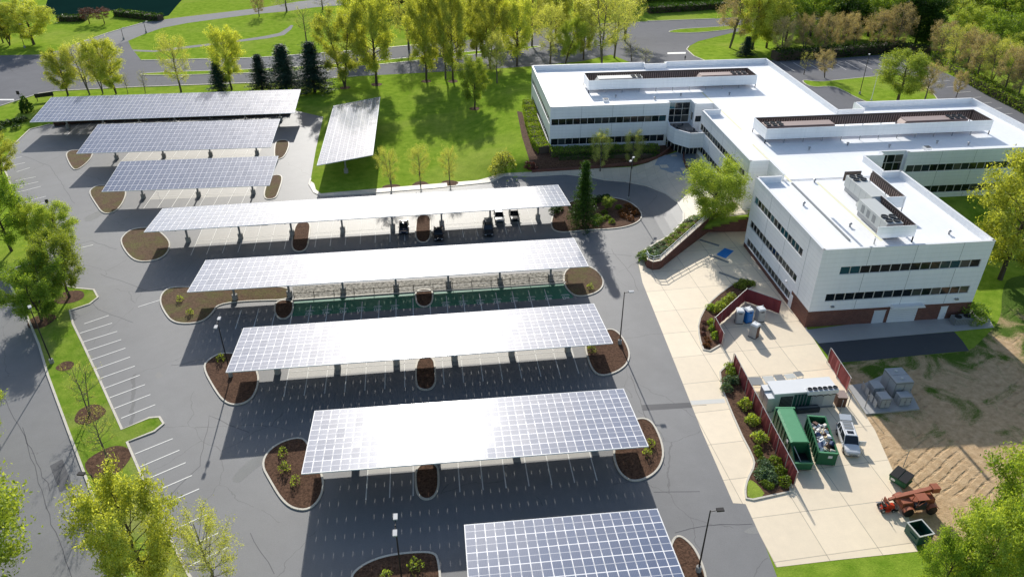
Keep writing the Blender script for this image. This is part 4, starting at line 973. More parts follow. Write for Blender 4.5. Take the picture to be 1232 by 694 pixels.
TR+=[
('lime',3,1080,122,64,66,'leafy light green tree on the rear car park island beside the flagpole',None),
('brown',3,1112,122,76,34,'rusty tree right of the leafy tree on the rear island',None),
('brown',2,992,94,60,26,'small rusty tree on the left part of the rear car park',None),
('barebud',1,967,90,62,20,'small bare tree at the left end of the rear car park',None),
('brown',1,1150,118,86,20,'small rusty tree among the right hand bays of the rear car park',None),
# left side
('yellow',5,4,215,168,50,'golden tree cut by the left edge above the leafy group',None),
('green',1,14,302,218,66,'leafy green tree by the left edge with a clear trunk',None),
('lime',1,50,300,246,40,'small maple with broad fresh leaves left of the lot corner',None),
('lime',3,78,305,248,56,'bushy maple overhanging the side bays',None),
('lime',3,84,358,282,62,'rounded light green tree in a mulch ring on the verge end',None),
('green',2,50,387,322,70,'large green tree over the top of the long verge',None),
('barebud',2,108,499,440,44,'bare tree in a mulch ring halfway down the verge',None),
('barebud',3,131,556,492,46,'bare tree in the larger mulch ring lower on the verge',None),
('yellow',4,184,716,582,118,'big golden green tree at the bottom left over the verge',None),
('lime',2,6,742,572,172,'bright lime tree filling the bottom left corner',None),
('lime',1,-8,540,430,66,'lime tree cut by the left edge above the side road',None),
('pale',1,262,716,622,84,'pale thin leaved tree at the bottom beside the golden one',None),
# middle
('spire',1,701,271,193,45,'tall drooping dark conifer in the turning circle island',None),
('ball',1,857,262,200,66,'round yellow green tree by the entrance court railing',None),
('pale',2,471,226,178,30,'young thin tree leftmost of three in lawn mulch rings',None),
('pale',3,506,223,176,30,'young golden thin tree in the middle of three in lawn mulch rings',None),
('pale',4,541,221,178,26,'young thin tree rightmost of three in lawn mulch rings',None),
('pale',3,722,206,158,30,'small thin tree left of two in front of the far wing hedge',None),
('pale',1,760,203,158,30,'small thin tree right of two in front of the far wing hedge',None),
('yellow',3,1203,336,190,112,'big golden green tree beside the right end of the office',None),
('green',1,1228,300,200,60,'green tree cut by the right edge behind the golden one',None),
('lime',3,1158,735,618,96,'wide lime green tree at the bottom right behind the open bin',None),
('green',2,1205,700,562,110,'dense green tree in the bottom right group',None),
('lime',1,1236,655,540,120,'lime green tree cut by the right edge in the bottom right group',None),
('yellow',4,1228,745,612,110,'golden tree in the bottom right corner',None),
('green',3,1120,735,650,60,'low green tree at the bottom edge beside the grass',None),
]
for r_ in TR:
    kind,seed,x,y,t,w,lab,gr=r_; tree(kind,seed,x,y,t,w,lab,gr)
# mulch rings at tree feet
for x,y,r_ in ((471,226,1.9),(506,223,1.9),(541,221,1.8),(84,358,2.2),(50,387,2.),(108,499,1.9),(131,556,2.6),(79,441,1.2),(571,131,1.4),(415,106,1.5),(453,102,1.6),(513,98,1.5),(545,98,1.5)):
    p=G(x,y); q=[(p.x+r_*math.cos(a)*(1+.08*math.sin(3*a+x)),p.y+r_*math.sin(a)*(1+.08*math.cos(2*a+y))) for a in [i*math.pi/10 for i in range(20)]]
    sheet('mulch_ring',q,.13 if x<140 else .03,M['mulch'])
# ---------------------------------------------------------- shrubs and hedges
SH={}
def shrub_mesh(mat,seed,dens=420,ls=.07,flat=.85):
    k=(mat,seed,dens)
    if k not in SH:
        rs=np.random.default_rng(seed+5); n=dens; d=rs.normal(size=(n,3)); d/=np.linalg.norm(d,axis=1)[:,None]; d[:,2]=abs(d[:,2]); r=.5*(.55+.5*rs.random(n)**.5)*(1+.12*np.sin(d[:,0]*5+seed)+.1*np.cos(d[:,1]*6))
        C=d*r[:,None]; C[:,2]=C[:,2]*flat*1.6+.03
        SH[k]=leaf_mesh('foliage',C,ls,rs,M[mat])
    return SH[k]
def stem_mesh():
    if 'stem' not in SH:
        V=[];F=[]
        for i in range(6):
            a=i*1.047; tube([np.array([0,0,0.]),np.array([.2*math.cos(a),.2*math.sin(a),.3]),np.array([.32*math.cos(a),.32*math.sin(a),.6])],.03,.01,3,V,F)
        SH['stem']=me_from(V,F,'stem',M['bark'])
    return SH['stem']
def shrub(px,py,w,h,mat,label,group,z=.1,name='shrub',wp=None,dens=420,ls=.085):
    p=wp or G(px,py); o=empty(name,(p[0],p[1],z),random.uniform(0,6)); tag(o,label,'shrub',group)
    for nm,me in (('foliage',shrub_mesh(mat,random.randint(0,3),dens,ls)),('stem',stem_mesh())):
        c=bpy.data.objects.new(nm,me); COL.objects.link(c); c.parent=o; c.scale=(w,w,h)
for x,y in ((877,428-90),(882,341),(888,343),(894,343),(899,343)): pass
A='lf_green';B_='lf_lime';C_='lf_orange';E_='lf_blue'
for x,y in ((893,341),(898,342),(904,343.5),(887,345),(893,347)): shrub(x,y,1.5,1.1,B_,'bright green shrub at the top of the upper fence bed','shrubs at the top of the upper fence bed')
for x,y in ((855,372),(861,374),(866,369),(871,366),(876,362),(880,359),(870,372)): shrub(x,y,1.8,1.2,A if x<860 else B_,'green shrub in the clump along the outside of the maroon fence','shrub clump along the upper maroon fence')
for x,y in ((856,390.5),(858,398),(861,406)): shrub(x,y,1.7,1.3,A,'round green shrub in the short row beside the fence corner','round shrubs beside the fence corner')
for x,y in ((847,389),(846,396),(850,408),(852,412),(848,416),(851,417),(846,403)): shrub(x,y,.9,.6,C_ if y>405 else 'lf_red','tiny brownish shrub at the outer edge of the upper bed','tiny brownish shrubs in the upper bed')
for x,y in ((879,444),(881,451),(876,460),(885,460),(874,469)): shrub(x,y,1.8,1.4,E_ if y>455 else A,'grey green shrub in the top cluster of the lower bed','shrubs in the top cluster of the lower bed')
for i,(x,y) in enumerate(((896,489),(904.5,508),(913.5,529))): shrub(x,y,2.,1.7,B_,'bright feathery shrub, %s of the spaced three in the lower bed'%['topmost','middle','lowest'][i],'spaced feathery shrubs in the lower bed',dens=500)
for x,y in ((911,541),(912,546),(917,555),(920,583),(926,586)): shrub(x,y,1.15,.8,'lf_hedge','small yellowish shrub in the lower fence bed','small yellowish shrubs in the lower bed')
for x,y in ((918,559),(922,562),(917,567),(925,566),(914,573),(920,570),(927,573),(928,578)): shrub(x,y,1.6,1.,E_,'blue green shrub in the dense clump of the lower bed','blue green clump in the lower bed')
for x,y in ((932,557),(938,569),(943,581)): shrub(x,y,1.8,1.35,'lf_hedge','round clipped shrub beside the lower maroon fence','round clipped shrubs beside the lower maroon fence')
# turning circle island
for x,y in ((756,249),(763,254),(752,255),(759,259),(750,261),(758,264),(748,257),(765,258)): shrub(x,y,1.7,1.,C_,'orange tinted grass clump in the turning circle island','orange clumps in the turning circle island')
for x,y in ((744,251),(727,257),(719,262),(721,268),(724,265),(730,263),(736,268),(716,270)): shrub(x,y,1.5,1.,'lf_hedge','small green shrub among the turning circle planting','small green shrubs in the turning circle island')
for x,y in ((715,245),(722,241),(729,240),(668,250),(667,256),(672,253)): shrub(x,y,2.,1.5,'lf_dark','dark shrub near the conifer in the turning circle island','dark shrubs in the turning circle island')
tree('lime',3,731,252,238,19,'little umbrella shaped green tree in the turning circle island')
# planted slope behind the retaining wall
for i in range(N_-1):
    for k in range(2 if i<4 else 3):
        for s in (.3,.72):
            f=(k+.5)/(2 if i<4 else 3); a_=kb[i]*(1-f)+kb[i+1]*f; b2=inn[i]*(1-f)+inn[i+1]*f; h2=hts[i]*(1-f)+hts[i+1]*f
            p=a_*(1-s)+b2*s; z=(a_.z+.09)*(1-s)+(h2-.12)*s
            if (p-G(857,262)).length<3 or p.x>53: continue
            shrub(0,0,1.7+.5*random.random(),1.0,[E_,'lf_hedge',A,'lf_blue'][(i+k)%4],'silver green shrub on the planted slope above the retaining wall','shrubs on the planted slope',z=z,wp=(p.x,p.y))
# island sprouts
for x,y,w,h in ((341,547,1.3,1.6),(343,566,1.5,1.9),(356,581,1.3,1.6),(500,684,1.8,2.),(465,695,1.4,1.4),(266,434,1.3,1.8),(217,362,1.2,1.5),(229,378,1.2,1.5),(778,547,1.2,1.6),(783,536,1.2,1.6),(712,422,1.5,1.2),(710,347,1.3,1.2)):
    shrub(x,y,w,h,B_,'spindly young green shrub on a mulched parking island','young shrubs on the parking islands',dens=150)
for x,y,w,h in ((597,208,3.6,3.6),(608,200,4.6,5.),(600,196,3.,3.),(585,40,3,3)): 
    if y>100: shrub(x,y,w,h,'lf_pale','loose olive bush at the lawn edge left of the mulch strip','olive bushes at the lawn edge',z=0,dens=900,ls=.06)
for x,y in ((633,203),(638,205),(644,204),(641,199),(635,198)): shrub(x,y,1.3,1.,'lf_red','small brown shrub at the foot of the mulch strip','brown shrubs at the foot of the mulch strip')
for x,y in ((4,152),(10,150),(17,149),(23,147),(29,146),(20,155),(1,158)): shrub(x,y,2.6,1.6,'lf_dark','low dark bush in the line across the far left lawn','low bushes on the far left lawn')
shrub(33,135,3.2,5.5,'lf_dark','small upright evergreen on the left lawn below the sign',None,z=0,dens=800)
shrub(1165,380,5.5,3.4,'lf_green','rounded green bush at the office corner behind the condenser',None,z=0,dens=1500,ls=.05)
# hedges: box volumes of leaves over a woody core
def hedge(line,w,h,mat,label,z=0,core='lf_dark',dens=60,ls=.17):
    P=[Vector((q[0],q[1],0)) for q in line]; o0=P[0]; o=empty('hedge',(o0.x,o0.y,z)); tag(o,label,'hedge'); rs=np.random.default_rng(len(label)); C=[]
    c=MB(); ribbon(c,[(p.x-o0.x,p.y-o0.y) for p in P],w*.72,0,h*.86,M['bark']); 
    cc=c.obj('stem',o)
    for a,b_ in zip(P,P[1:]):
        d=b_-a; L_=d.length; n=int(L_*w*dens+L_*h*2*dens); u=rs.random(n); v=rs.random(n)-.5; t_=rs.random(n)
        face=rs.random(n); zz=np.where(face<.45,h*(.9+.12*rs.random(n)),h*t_); vv=np.where(face<.45,v*w,np.sign(v)*w*.5*(.86+.16*rs.random(n)))
        nn=np.array([-d.y/L_,d.x/L_]); bulge=.12*np.sin(u*L_*1.3)+.08*np.sin(u*L_*3.1+1)
        x=a.x-o0.x+d.x*u+nn[0]*vv; y=a.y-o0.y+d.y*u+nn[1]*vv; C.append(np.stack([x,y,zz*(1+bulge*.5)+rs.normal(size=n)*.06],axis=1))
    me=leaf_mesh('foliage',np.concatenate(C),ls,rs,M[mat]); f=bpy.data.objects.new('foliage',me); COL.objects.link(f); f.parent=o
hedge([(25.6,199),(24.6,185),(24.4,170),(25.2,165.6)],3.2,1.9,'lf_hedge','light green clipped hedge along the left side of the far wing')
hedge([(26.5,164.3),(40,164.2),(52,163.6)],3.2,1.5,'lf_green','long dark hedge in shade below the ground floor windows of the far wing')
hedge([(28,161.6),(40,161.5),(50.5,160.6)],1.6,.9,'lf_dark','low dark hedge in front of the long hedge by the walk')
p=[G(824,192),G(833,192),G(848,203)]; hedge([(57.2,152.5),(57.6,147.5),(57.9,142)],3.,1.5,'lf_green','dark rounded hedge right of the entrance paving under the long windows')
hedge([(q.x,q.y) for q in (G(1126,72),G(1160,95),G(1190,112),G(1222,128),G(1260,148))],4.,2.6,'lf_green','long tall hedge along the rear car park under the diagonal trees',dens=12,ls=.3)
hedge([(q.x,q.y) for q in (G(141,19),G(165,22),G(194,25))],4.,2.2,'lf_dark','dark hedge right of the plum trees at the pond edge',dens=9,ls=.35)
hedge([(q.x,q.y) for q in (G(72,25),G(88,25.5),G(104,25))],4.,2.,'lf_dark','dark hedge left of the plum trees at the pond edge',dens=9,ls=.35)
hedge([(q.x,q.y) for q in (G(780,16),G(830,13),G(870,10))],4.,2.6,'lf_dark','dark hedge beyond the road near the top centre right',dens=9,ls=.35)
hedge([(q.x,q.y) for q in (G(930,72),G(1000,68),G(1075,62),G(1118,66))],5.,3.,'lf_dark','dark hedge below the rusty trees behind the rear car park',dens=9,ls=.32)
hedge([(q.x,q.y) for q in (G(66,150.5),G(110,146),G(200,142),G(300,139),G(350,137))],2.4,1.1,'lf_red','low brown hedge along the stalls under the farthest canopy',dens=16,ls=.2)
hedge([(q.x,q.y) for q in (G(700,-2),G(800,-6),G(900,-10),G(1000,-14),G(1100,-18))],30.,9.,'lf_green','far wood edge beyond the top right of the site',dens=1.2,ls=1.)
# ================================================================== STREET FURNITURE
def lamp_post(px,py,h,heads,label,az=0,group='tall car park lamp posts'):
    p=G(px,py); t=empty('lamp_post',p,az); tag(t,label,'lamp post',group)
    b=MB(); b.lathe((0,0,0),[(.3,0),(.3,.75),(.27,.8),(.1,.81)],M['pier'],12); b.obj('base',t)
    b=MB(); b.cyl((0,0,.8),(0,0,h),.10,.065,M['pole'],8); b.obj('pole',t)
    for d in ((1,) if heads==1 else (1,-1)):
        a=MB(); a.cyl((0,0,h-.15),(.75*d,0,h-.05),.045,.045,M['pole'],6); a.box((1.0*d,0,h),(.75,.42,.16),M['lamp' if heads==2 or py<500 else 'pole']); a.box((1.0*d,0,h-.1),(.6,.32,.05),M['lamp']); a.obj('lamp_head',t)
    return t
lamp_post(745.5,414,9.3,1,'tall lamp post on the right end island of the third nearest canopy row',0)
lamp_post(840,687,9.3,1,'tall lamp post at the bottom right end island by the road',0)
lamp_post(278,453,9.3,2,'tall two headed lamp post on the left island of the third nearest canopy row',R(90))
lamp_post(484,702,9.0,2,'tall two headed lamp post in the bottom centre island',R(90))
lamp_post(63,437,9.3,1,'tall lamp post on the long verge below the large green tree',R(120))
lamp_post(756,241,9.0,2,'tall two headed lamp post in the turning circle island',R(60))
lamp_post(142,650,10.2,1,'tall lamp post on the verge half hidden by the bottom left golden tree',R(170))
lamp_post(1034,114,11.,1,'black lamp post on the rear island left of the flagpole',R(60))
lamp_post(30,58,7.8,1,'thin lamp post by the golden trees at the road bend',R(0))
lamp_post(149,48,4,1,'short lamp post left of its pair on the branch road',R(0))
lamp_post(176,40,4,1,'short lamp post right of its pair on the branch road',R(0))
p=G(1048,121); t=empty('flagpole',p); tag(t,'white flagpole on the rear car park island','flagpole')
b=MB(); b.cyl((0,0,0),(0,0,8.6),.09,.05,M['white'],8); b.obj('pole',t); b=MB(); b.lathe((0,0,8.6),[(.05,0),(.12,.08),(.05,.18),(.01,.2)],M['yellow'],8); b.obj('finial',t); b=MB(); b.lathe((0,0,0),[(.35,0),(.35,.2),(.12,.25)],M['pier'],10); b.obj('base',t)
def post_sign(px,py,w,h,z,mat,label,rz=0,two=False):
    p=G(px,py); t=empty('road_sign',p,rz); tag(t,label,'sign')
    for x in ((-w*.42,w*.42) if two else (0,)): b=MB(); b.cyl((x,0,0),(x,0,z+h),.05 if not two else .1,.05 if not two else .1,M['pole'],6); b.obj('post',t)
    b=MB(); b.box((0,-.08,z+h/2),(w,.06,h),M[mat]); b.obj('sign_board',t)
post_sign(55,121,4.6,1.1,1.,'pole','dark wooden entrance sign on two posts by the junction',R(20),True)
post_sign(24,119,.8,1.0,1.2,'pole','small dark sign on a post beside the stop line',0)
post_sign(60,253,.6,.8,1.6,'pole','small dark post sign at the side bays behind the maple',R(30))
post_sign(897,66,.7,1.,1.,'white','small white sign beside the rear hedge',0)
# ---------------------------------------------------------- fences
def fence(pts,h,label,cap=True,rise=.15):
    o0=Vector(pts[0]+(0,)); t=empty('privacy_fence',o0); tag(t,label,'fence')
    for a,c in zip(pts,pts[1:]):
        A=Vector((*a,0))-o0;B=Vector((*c,0))-o0; d=B-A; Lf=d.length; an=math.atan2(d.y,d.x)
        n=max(2,int(Lf/.5)); V=[];F=[]
        nr=Vector((-d.y,d.x,0))/Lf
        for i in range(n+1):
            q=A+d*i/n+nr*(.05*math.sin(i*1.9)+.03*math.sin(i*.7))
            V+= [(q.x,q.y,rise),(q.x+nr.x*.05*math.sin(i*2.3),q.y+nr.y*.05*math.sin(i*2.3),h*.5),(q.x,q.y,h)]
        for i in range(n):
            for k in (0,1): F.append((i*3+k,i*3+3+k,i*3+4+k,i*3+1+k))
        b=MB(); b.add(V,F,M['maroon']); o=b.obj('fabric_screen',t)
        b=MB(); b.cyl((A.x,A.y,h+.03),(B.x,B.y,h+.03),.045,.045,M['gfence'],6); b.obj('top_rail',t)
        m=max(1,round(Lf/3))
        for i in range(m+1):
            q=A+d*i/m-nr*.12; b=MB(); b.cyl((0,0,0),(0,0,h+.1),.05,.05,M['gfence'],6); b.obj('post',t,(q.x,q.y,0))
fence([(52.9,95.3),(48.8,99.3),(41.0,91.9),(40.9,87.6)],2.5,'maroon screened fence wrapping round the portable toilets')
fence([(40.6,82.5),(39.9,59.6)],2.7,'long maroon screened fence between mulch bed and green containers')
fence([(54.9,82.4),(54.5,75.6)],2.6,'short maroon screened fence between yard and grey cabinets')
for a,c,lab in (((948,497),(1019,500),''),): pass
# ---------------------------------------------------------- portable toilets
def toilet(x,y,rz,body,door_,label):
    t=empty('portable_toilet',(x,y,0),rz); tag(t,label,'portable toilet','portable toilets inside the fence corner')
    b=MB(); b.box((0,0,1.15),(1.12,1.15,2.1),M[body],0,.97)
    for k in range(-2,3): b.box((.575,k*.2,1.15),(.03,.06,1.7),M[body]); b.box((-.575,k*.2,1.15),(.03,.06,1.7),M[body])
    b.box((0,0,.05),(1.2,1.25,.1),M['black']); b.obj('cabin',t)
    r=MB(); r.hexa([(-.6,-.62,2.2),(.6,-.62,2.2),(.6,.62,2.2),(-.6,.62,2.2)],[(-.45,-.5,2.42),(.45,-.5,2.42),(.45,.5,2.42),(-.45,.5,2.42)],M['white']); r.cyl((.35,.3,2.2),(.35,.3,2.62),.06,.06,M['white'],6); r.obj('roof',t)
    d=MB(); d.box((0,-.6,1.12),(.8,.05,1.9),M[door_]); d.box((0,-.63,1.9),(.5,.02,.16),M['black']); d.obj('door',t)
    h=MB(); h.box((.3,-.65,1.1),(.06,.05,.16),M['steel']); h.obj('handle',t)
toilet(45.7,93.8,R(-12),'pgrey','pgrey','pale grey portable toilet leftmost beside the blue one')
toilet(47.1,93.9,R(14),'pblue','pblue','blue portable toilet with white roof')
toilet(49.1,93.9,R(5),'pgrey','pgrey','pale grey portable toilet standing apart to the right')
toilet(46.6,89.8,R(38),'pgrey','pbrown','front portable toilet with a brown side panel')
# ---------------------------------------------------------- containers
def roll_off(pts_near_l,pts_near_r,pts_far_l,h,name): pass
# closed compactor
t=empty('trash_compactor',(42.45,65.6,0),R(-6.5)); tag(t,'green closed trash compactor container with light green lid and open hopper','container')
b=MB(); b.box((0,2.,1.35),(2.3,6.2,2.3),M['bgreen']); 
for k in range(7): b.box((-1.18,-.9+k*.98,1.35),(.09,.12,2.2),M['bgreen']); b.box((1.18,-.9+k*.98,1.35),(.09,.12,2.2),M['bgreen'])
b.box((0,5.15,1.4),(2.5,.25,2.6),M['bgreenl']); b.obj('body',t)
b=MB(); b.hexa([(-1.15,-1.1,2.5),(1.15,-1.1,2.5),(1.15,5.,2.5),(-1.15,5.,2.5)],[(-.9,-1.1,2.68),(.9,-1.1,2.68),(.9,5.,2.68),(-.9,5.,2.68)],M['bgreenl']); 
for k in range(8): b.cyl((-.93,-.8+k*.75,2.6),(-.93,-.6+k*.75,2.66),.03,.03,M['bgreen'],5)
b.obj('lid',t)
b=MB(); 
for s in (-1,1): b.hexa([(s*1.05-.06,-3.3,.25),(s*1.05+.06,-3.3,.25),(s*1.05+.06,-1.1,.25),(s*1.05-.06,-1.1,.25)],[(s*1.05-.06,-3.3,1.3),(s*1.05+.06,-3.3,1.3),(s*1.05+.06,-1.1,2.4),(s*1.05-.06,-1.1,2.4)],M['bgreen'])
b.box((0,-3.3,.8),(2.2,.12,1.1),M['bgreen']); b.box((0,-3.38,1.35),(2.3,.14,.14),M['bgreenl']); b.box((0,-2.2,.75),(2.0,2.1,.1),M['black']); b.box((0,-2.95,1.05),(1.9,.6,.08),M['teal']); b.obj('hopper',t)
b=MB(); b.cyl((-.2,-2.9,1.1),(-.75,-1.3,2.1),.05,.05,M['rail'],6); b.obj('ram',t)
b=MB(); b.box((-1.2,-.2,1.9),(.06,.5,.4),M['white']); b.obj('label_plate',t)
for x in (-.9,.9):
    for y in (-2.9,4.6): b=MB(); b.cyl((x-.1,y,.15),(x+.1,y,.15),.15,.15,M['black'],10); b.obj('wheel',t)
# open roll-off full of debris
t=empty('open_skip',(46.0,66.1,0),R(-12.5)); tag(t,'dark green open roll off skip heaped with white and brown rubbish','skip')
b=MB(); w,l,h=2.2,6.6,1.9
for c,d in (((-w/2,0,h/2+.15),(.1,l,h)),((w/2,0,h/2+.15),(.1,l,h)),((0,-l/2,h/2+.15),(w,.1,h)),((0,l/2,h/2+.15),(w,.1,h)),((0,0,.2),(w,l,.1))): b.box(c,d,M['bgreen'])
for k in range(8):
    for s in (-1,1): b.box((s*(w/2+.09),-l/2+.4+k*.83,h/2+.1),(.1,.12,h-.1),M['bgreen'])
b.obj('body',t)
b=MB()
for c,d in (((-w/2,0,h+.18),(.2,l+.2,.12)),((w/2,0,h+.18),(.2,l+.2,.12)),((0,-l/2,h+.19),(w,.2,.12)),((0,l/2,h+.19),(w,.2,.12))): b.box(c,d,M['bgreenl' if c[0]==0 else 'bgreen'])
b.obj('rim',t); b=MB(); b.box((.3,-l/2-.1,1.5),(.5,.02,.4),M['white']); b.obj('notice_plate',t)
rn=random.Random(5); deb=empty('rubbish_pile',(46.0,66.1,1.3),R(-12.5)); tag(deb,'mixed white, tan and blue rubbish heaped in the open skip','rubbish')
mats=[M['white'],M['rail'],paint('tan debris',(.5,.40,.22),.8),paint('blue debris',(.06,.09,.18),.7),M['rail'],M['white'],M['white'],M['white'],M['cabinet'],M['pbrown'],paint('tan board debris',(.5,.42,.26),.8)]
b=MB(); b.box((0,-.4,.1),(2.0,5.2,.3),M['fan'])
for i in range(70):
    y=rn.uniform(-2.9,2.2); x=rn.uniform(-.9,.9); z=.35+.45*math.exp(-(y+.8)**2/3)*rn.random()+.1; s=rn.uniform(.2,.75); m_=rn.choice(mats); k=len(b.v)
    b.box((0,0,0),(s*rn.uniform(.6,2),s,s*rn.uniform(.1,.7)),m_,rn.uniform(0,3),rn.uniform(.5,1))
    Rm=Matrix.Rotation(rn.uniform(-.9,.9),3,'X')@Matrix.Rotation(rn.uniform(-.9,.9),3,'Y')
    for q in range(k,len(b.v)): v=Rm@Vector(b.v[q]); b.v[q]=(v.x+x,v.y+y,v.z+z)
o=b.obj('debris',deb)
# lidded dumpster
t=empty('lidded_dumpster',(52.8,59.2,0),R(-58)); tag(t,'green dumpster with black plastic lids beside the bare earth','dumpster')
b=MB(); b.hexa([(-.95,-.6,.15),(.95,-.6,.15),(.95,.6,.15),(-.95,.6,.15)],[(-1.05,-.85,1.15),(1.05,-.85,1.15),(1.05,.85,1.5),(-1.05,.85,1.5)],M['bgreen'])
for s in (-1,1): b.box((s*1.08,0,.8),(.12,1.2,.14),M['bgreen'])
b.box((0,-.83,.9),(1.9,.06,.12),M['bgreen']); b.obj('body',t)
for s in (-1,1): b=MB(); b.hexa([(s*.53-.5,-.9,1.18),(s*.53+.5,-.9,1.18),(s*.53+.5,.86,1.53),(s*.53-.5,.86,1.53)],[(s*.53-.48,-.88,1.24),(s*.53+.48,-.88,1.24),(s*.53+.48,.84,1.6),(s*.53-.48,.84,1.6)],M['black']); b.obj('lid',t)
b=MB(); b.box((-.5,-.86,.72),(.5,.02,.3),M['white']); b.obj('label_plate',t)
for x in (-.8,.8):
    for y in (-.45,.45): b=MB(); b.cyl((x-.04,y,.08),(x+.04,y,.08),.08,.08,M['black'],8); b.obj('caster',t)
# open bin
t=empty('open_bin',(50.5,51.4,0),R(8)); tag(t,'small dark teal open topped bin behind the bottom right trees','bin')
b=MB()
def wallq(a,c,z0,z1,ins): 
    pass
w,l,h=1.8,2.0,1.35
for c,d in (((-w/2,0,h/2+.1),(.07,l,h)),((w/2,0,h/2+.1),(.07,l,h)),((0,-l/2,h/2+.1),(w,.07,h)),((0,l/2,h/2+.1),(w,.07,h)),((0,0,.12),(w,l,.06))): b.box(c,d,M['teal'])
b.obj('body',t); b=MB()
for c,d in (((-w/2,0,h+.12),(.15,l+.12,.08)),((w/2,0,h+.12),(.15,l+.12,.08)),((0,-l/2,h+.122),(w,.15,.08)),((0,l/2,h+.122),(w,.15,.08))): b.box(c,d,M['units'])
b.obj('rim',t)
for s in (-1,1): b=MB(); b.box((s*(w/2+.08),-.2,.8),(.12,1.,.14),M['teal']); b.obj('fork_pocket',t)
# ---------------------------------------------------------- chiller container
t=empty('chiller_unit',(46.9,74.2,0),R(.5)); tag(t,'long white roofed chiller unit with six roof fans behind the green containers','chiller')
b=MB(); b.box((0,.2,1.5),(8.6,2.4,2.7),M['units']); b.box((-2.5,-1.02,1.4),(1.7,.06,1.9),M['black'])
for k in range(9): b.box((-3.2+k*.17,-1.07,1.4),(.04,.04,1.8),M['cabinet'])
b.box((-.3,-1.03,1.45),(2.4,.08,2.2),M['teal'])
for k in range(4): b.cyl((-1.1+k*.45,-1.12,.3),(-1.1+k*.45,-1.12,2.5),.07,.07,M['steel'],6)
b.box((1.9,-1.04,1.3),(1.6,.08,2.0),M['pgrey']); b.obj('casing',t)
b=MB(); b.box((-.0,.2,2.95),(8.8,2.7,.16),M['white']); b.obj('roof',t)
b=MB(); b.box((2.2,-1.0,2.95),(4.2,.9,.6),M['white']); b.obj('fan_box',t)
for k in range(6): b=MB(); b.lathe((0,0,0),[(.3,0),(.32,.14),(.26,.14),(.24,.04),(.06,.04),(.05,.08)],M['fan'],12); b.obj('fan',t,(.45+k*.7,-1.0,3.25))
b=MB(); 
for k in range(8): b.cyl((.4+k*.5,-1.5,2.5+.1*(k%2)),(.9+k*.5,-1.45,2.3+.25*((k+1)%2)),.05,.05,M['black'],6)
b.obj('pipework',t)
b=MB(); b.box((-4.75,.75,1.35),(.9,1.1,2.4),M['units']); b.box((-4.75,-.6,1.25),(.9,1.3,2.2),M['units']); b.box((-4.75,.75,2.6),(.95,1.2,.1),M['white']); b.box((-4.75,-.6,2.4),(.95,1.35,.1),M['white']); b.obj('control_cabinet',t)
b=MB(); b.box((-2.9,-1.9,.45),(.9,.6,.9),M['rail']); b.obj('pump',t); b=MB(); b.box((.4,-1.6,.35),(3.2,.8,.7),M['fan']); b.box((.4,-1.6,.75),(3.,.2,.1),M['steel']); b.obj('pump',t)
b=MB(); b.box((0,.2,.08),(9.2,2.8,.16),M['cabinet']); b.obj('skid',t)
t=empty('tool_box',(52.3,73.6,0),R(-8)); tag(t,'brown upright storage box at the right end of the chiller unit','box')
b=MB(); b.box((0,0,.85),(1.2,1.5,1.6),M['pbrown']); b.obj('body',t); b=MB(); b.box((0,0,1.69),(1.3,1.6,.08),M['tan']); b.obj('lid',t)
# stacked frames behind the chiller
for i,(x,y,l,w_) in enumerate(((42.4,78.3,1.7,1.7),(44.3,78.4,1.5,1.5),(45.9,78.7,1.3,1.2),(47.5,78.8,1.5,1.),(48.9,79.2,1.1,1.))):
    t=empty('steel_stand',(x,y,0),R(3*i-4)); tag(t,'%s pale steel stand placed in the row behind the chiller unit'%['leftmost and largest','second','middle','fourth','rightmost'][i],'stand','pale steel stands behind the chiller unit')
    b=MB(); b.box((0,0,1.),(l,w_,.05),M['units'] if i%2 else M['cabinet']); b.obj('top_panel',t)
    for sx in (-1,1):
        for sy in (-1,1): b=MB(); b.box((sx*(l/2-.05),sy*(w_/2-.05),.49),(.08,.08,.97),M['white']); b.obj('leg',t)
    b=MB(); b.box((0,-w_/2+.05,.5),(l-.15,.05,.06),M['white']).box((0,w_/2-.05,.3),(l-.15,.05,.06),M['white']); b.obj('rail',t)
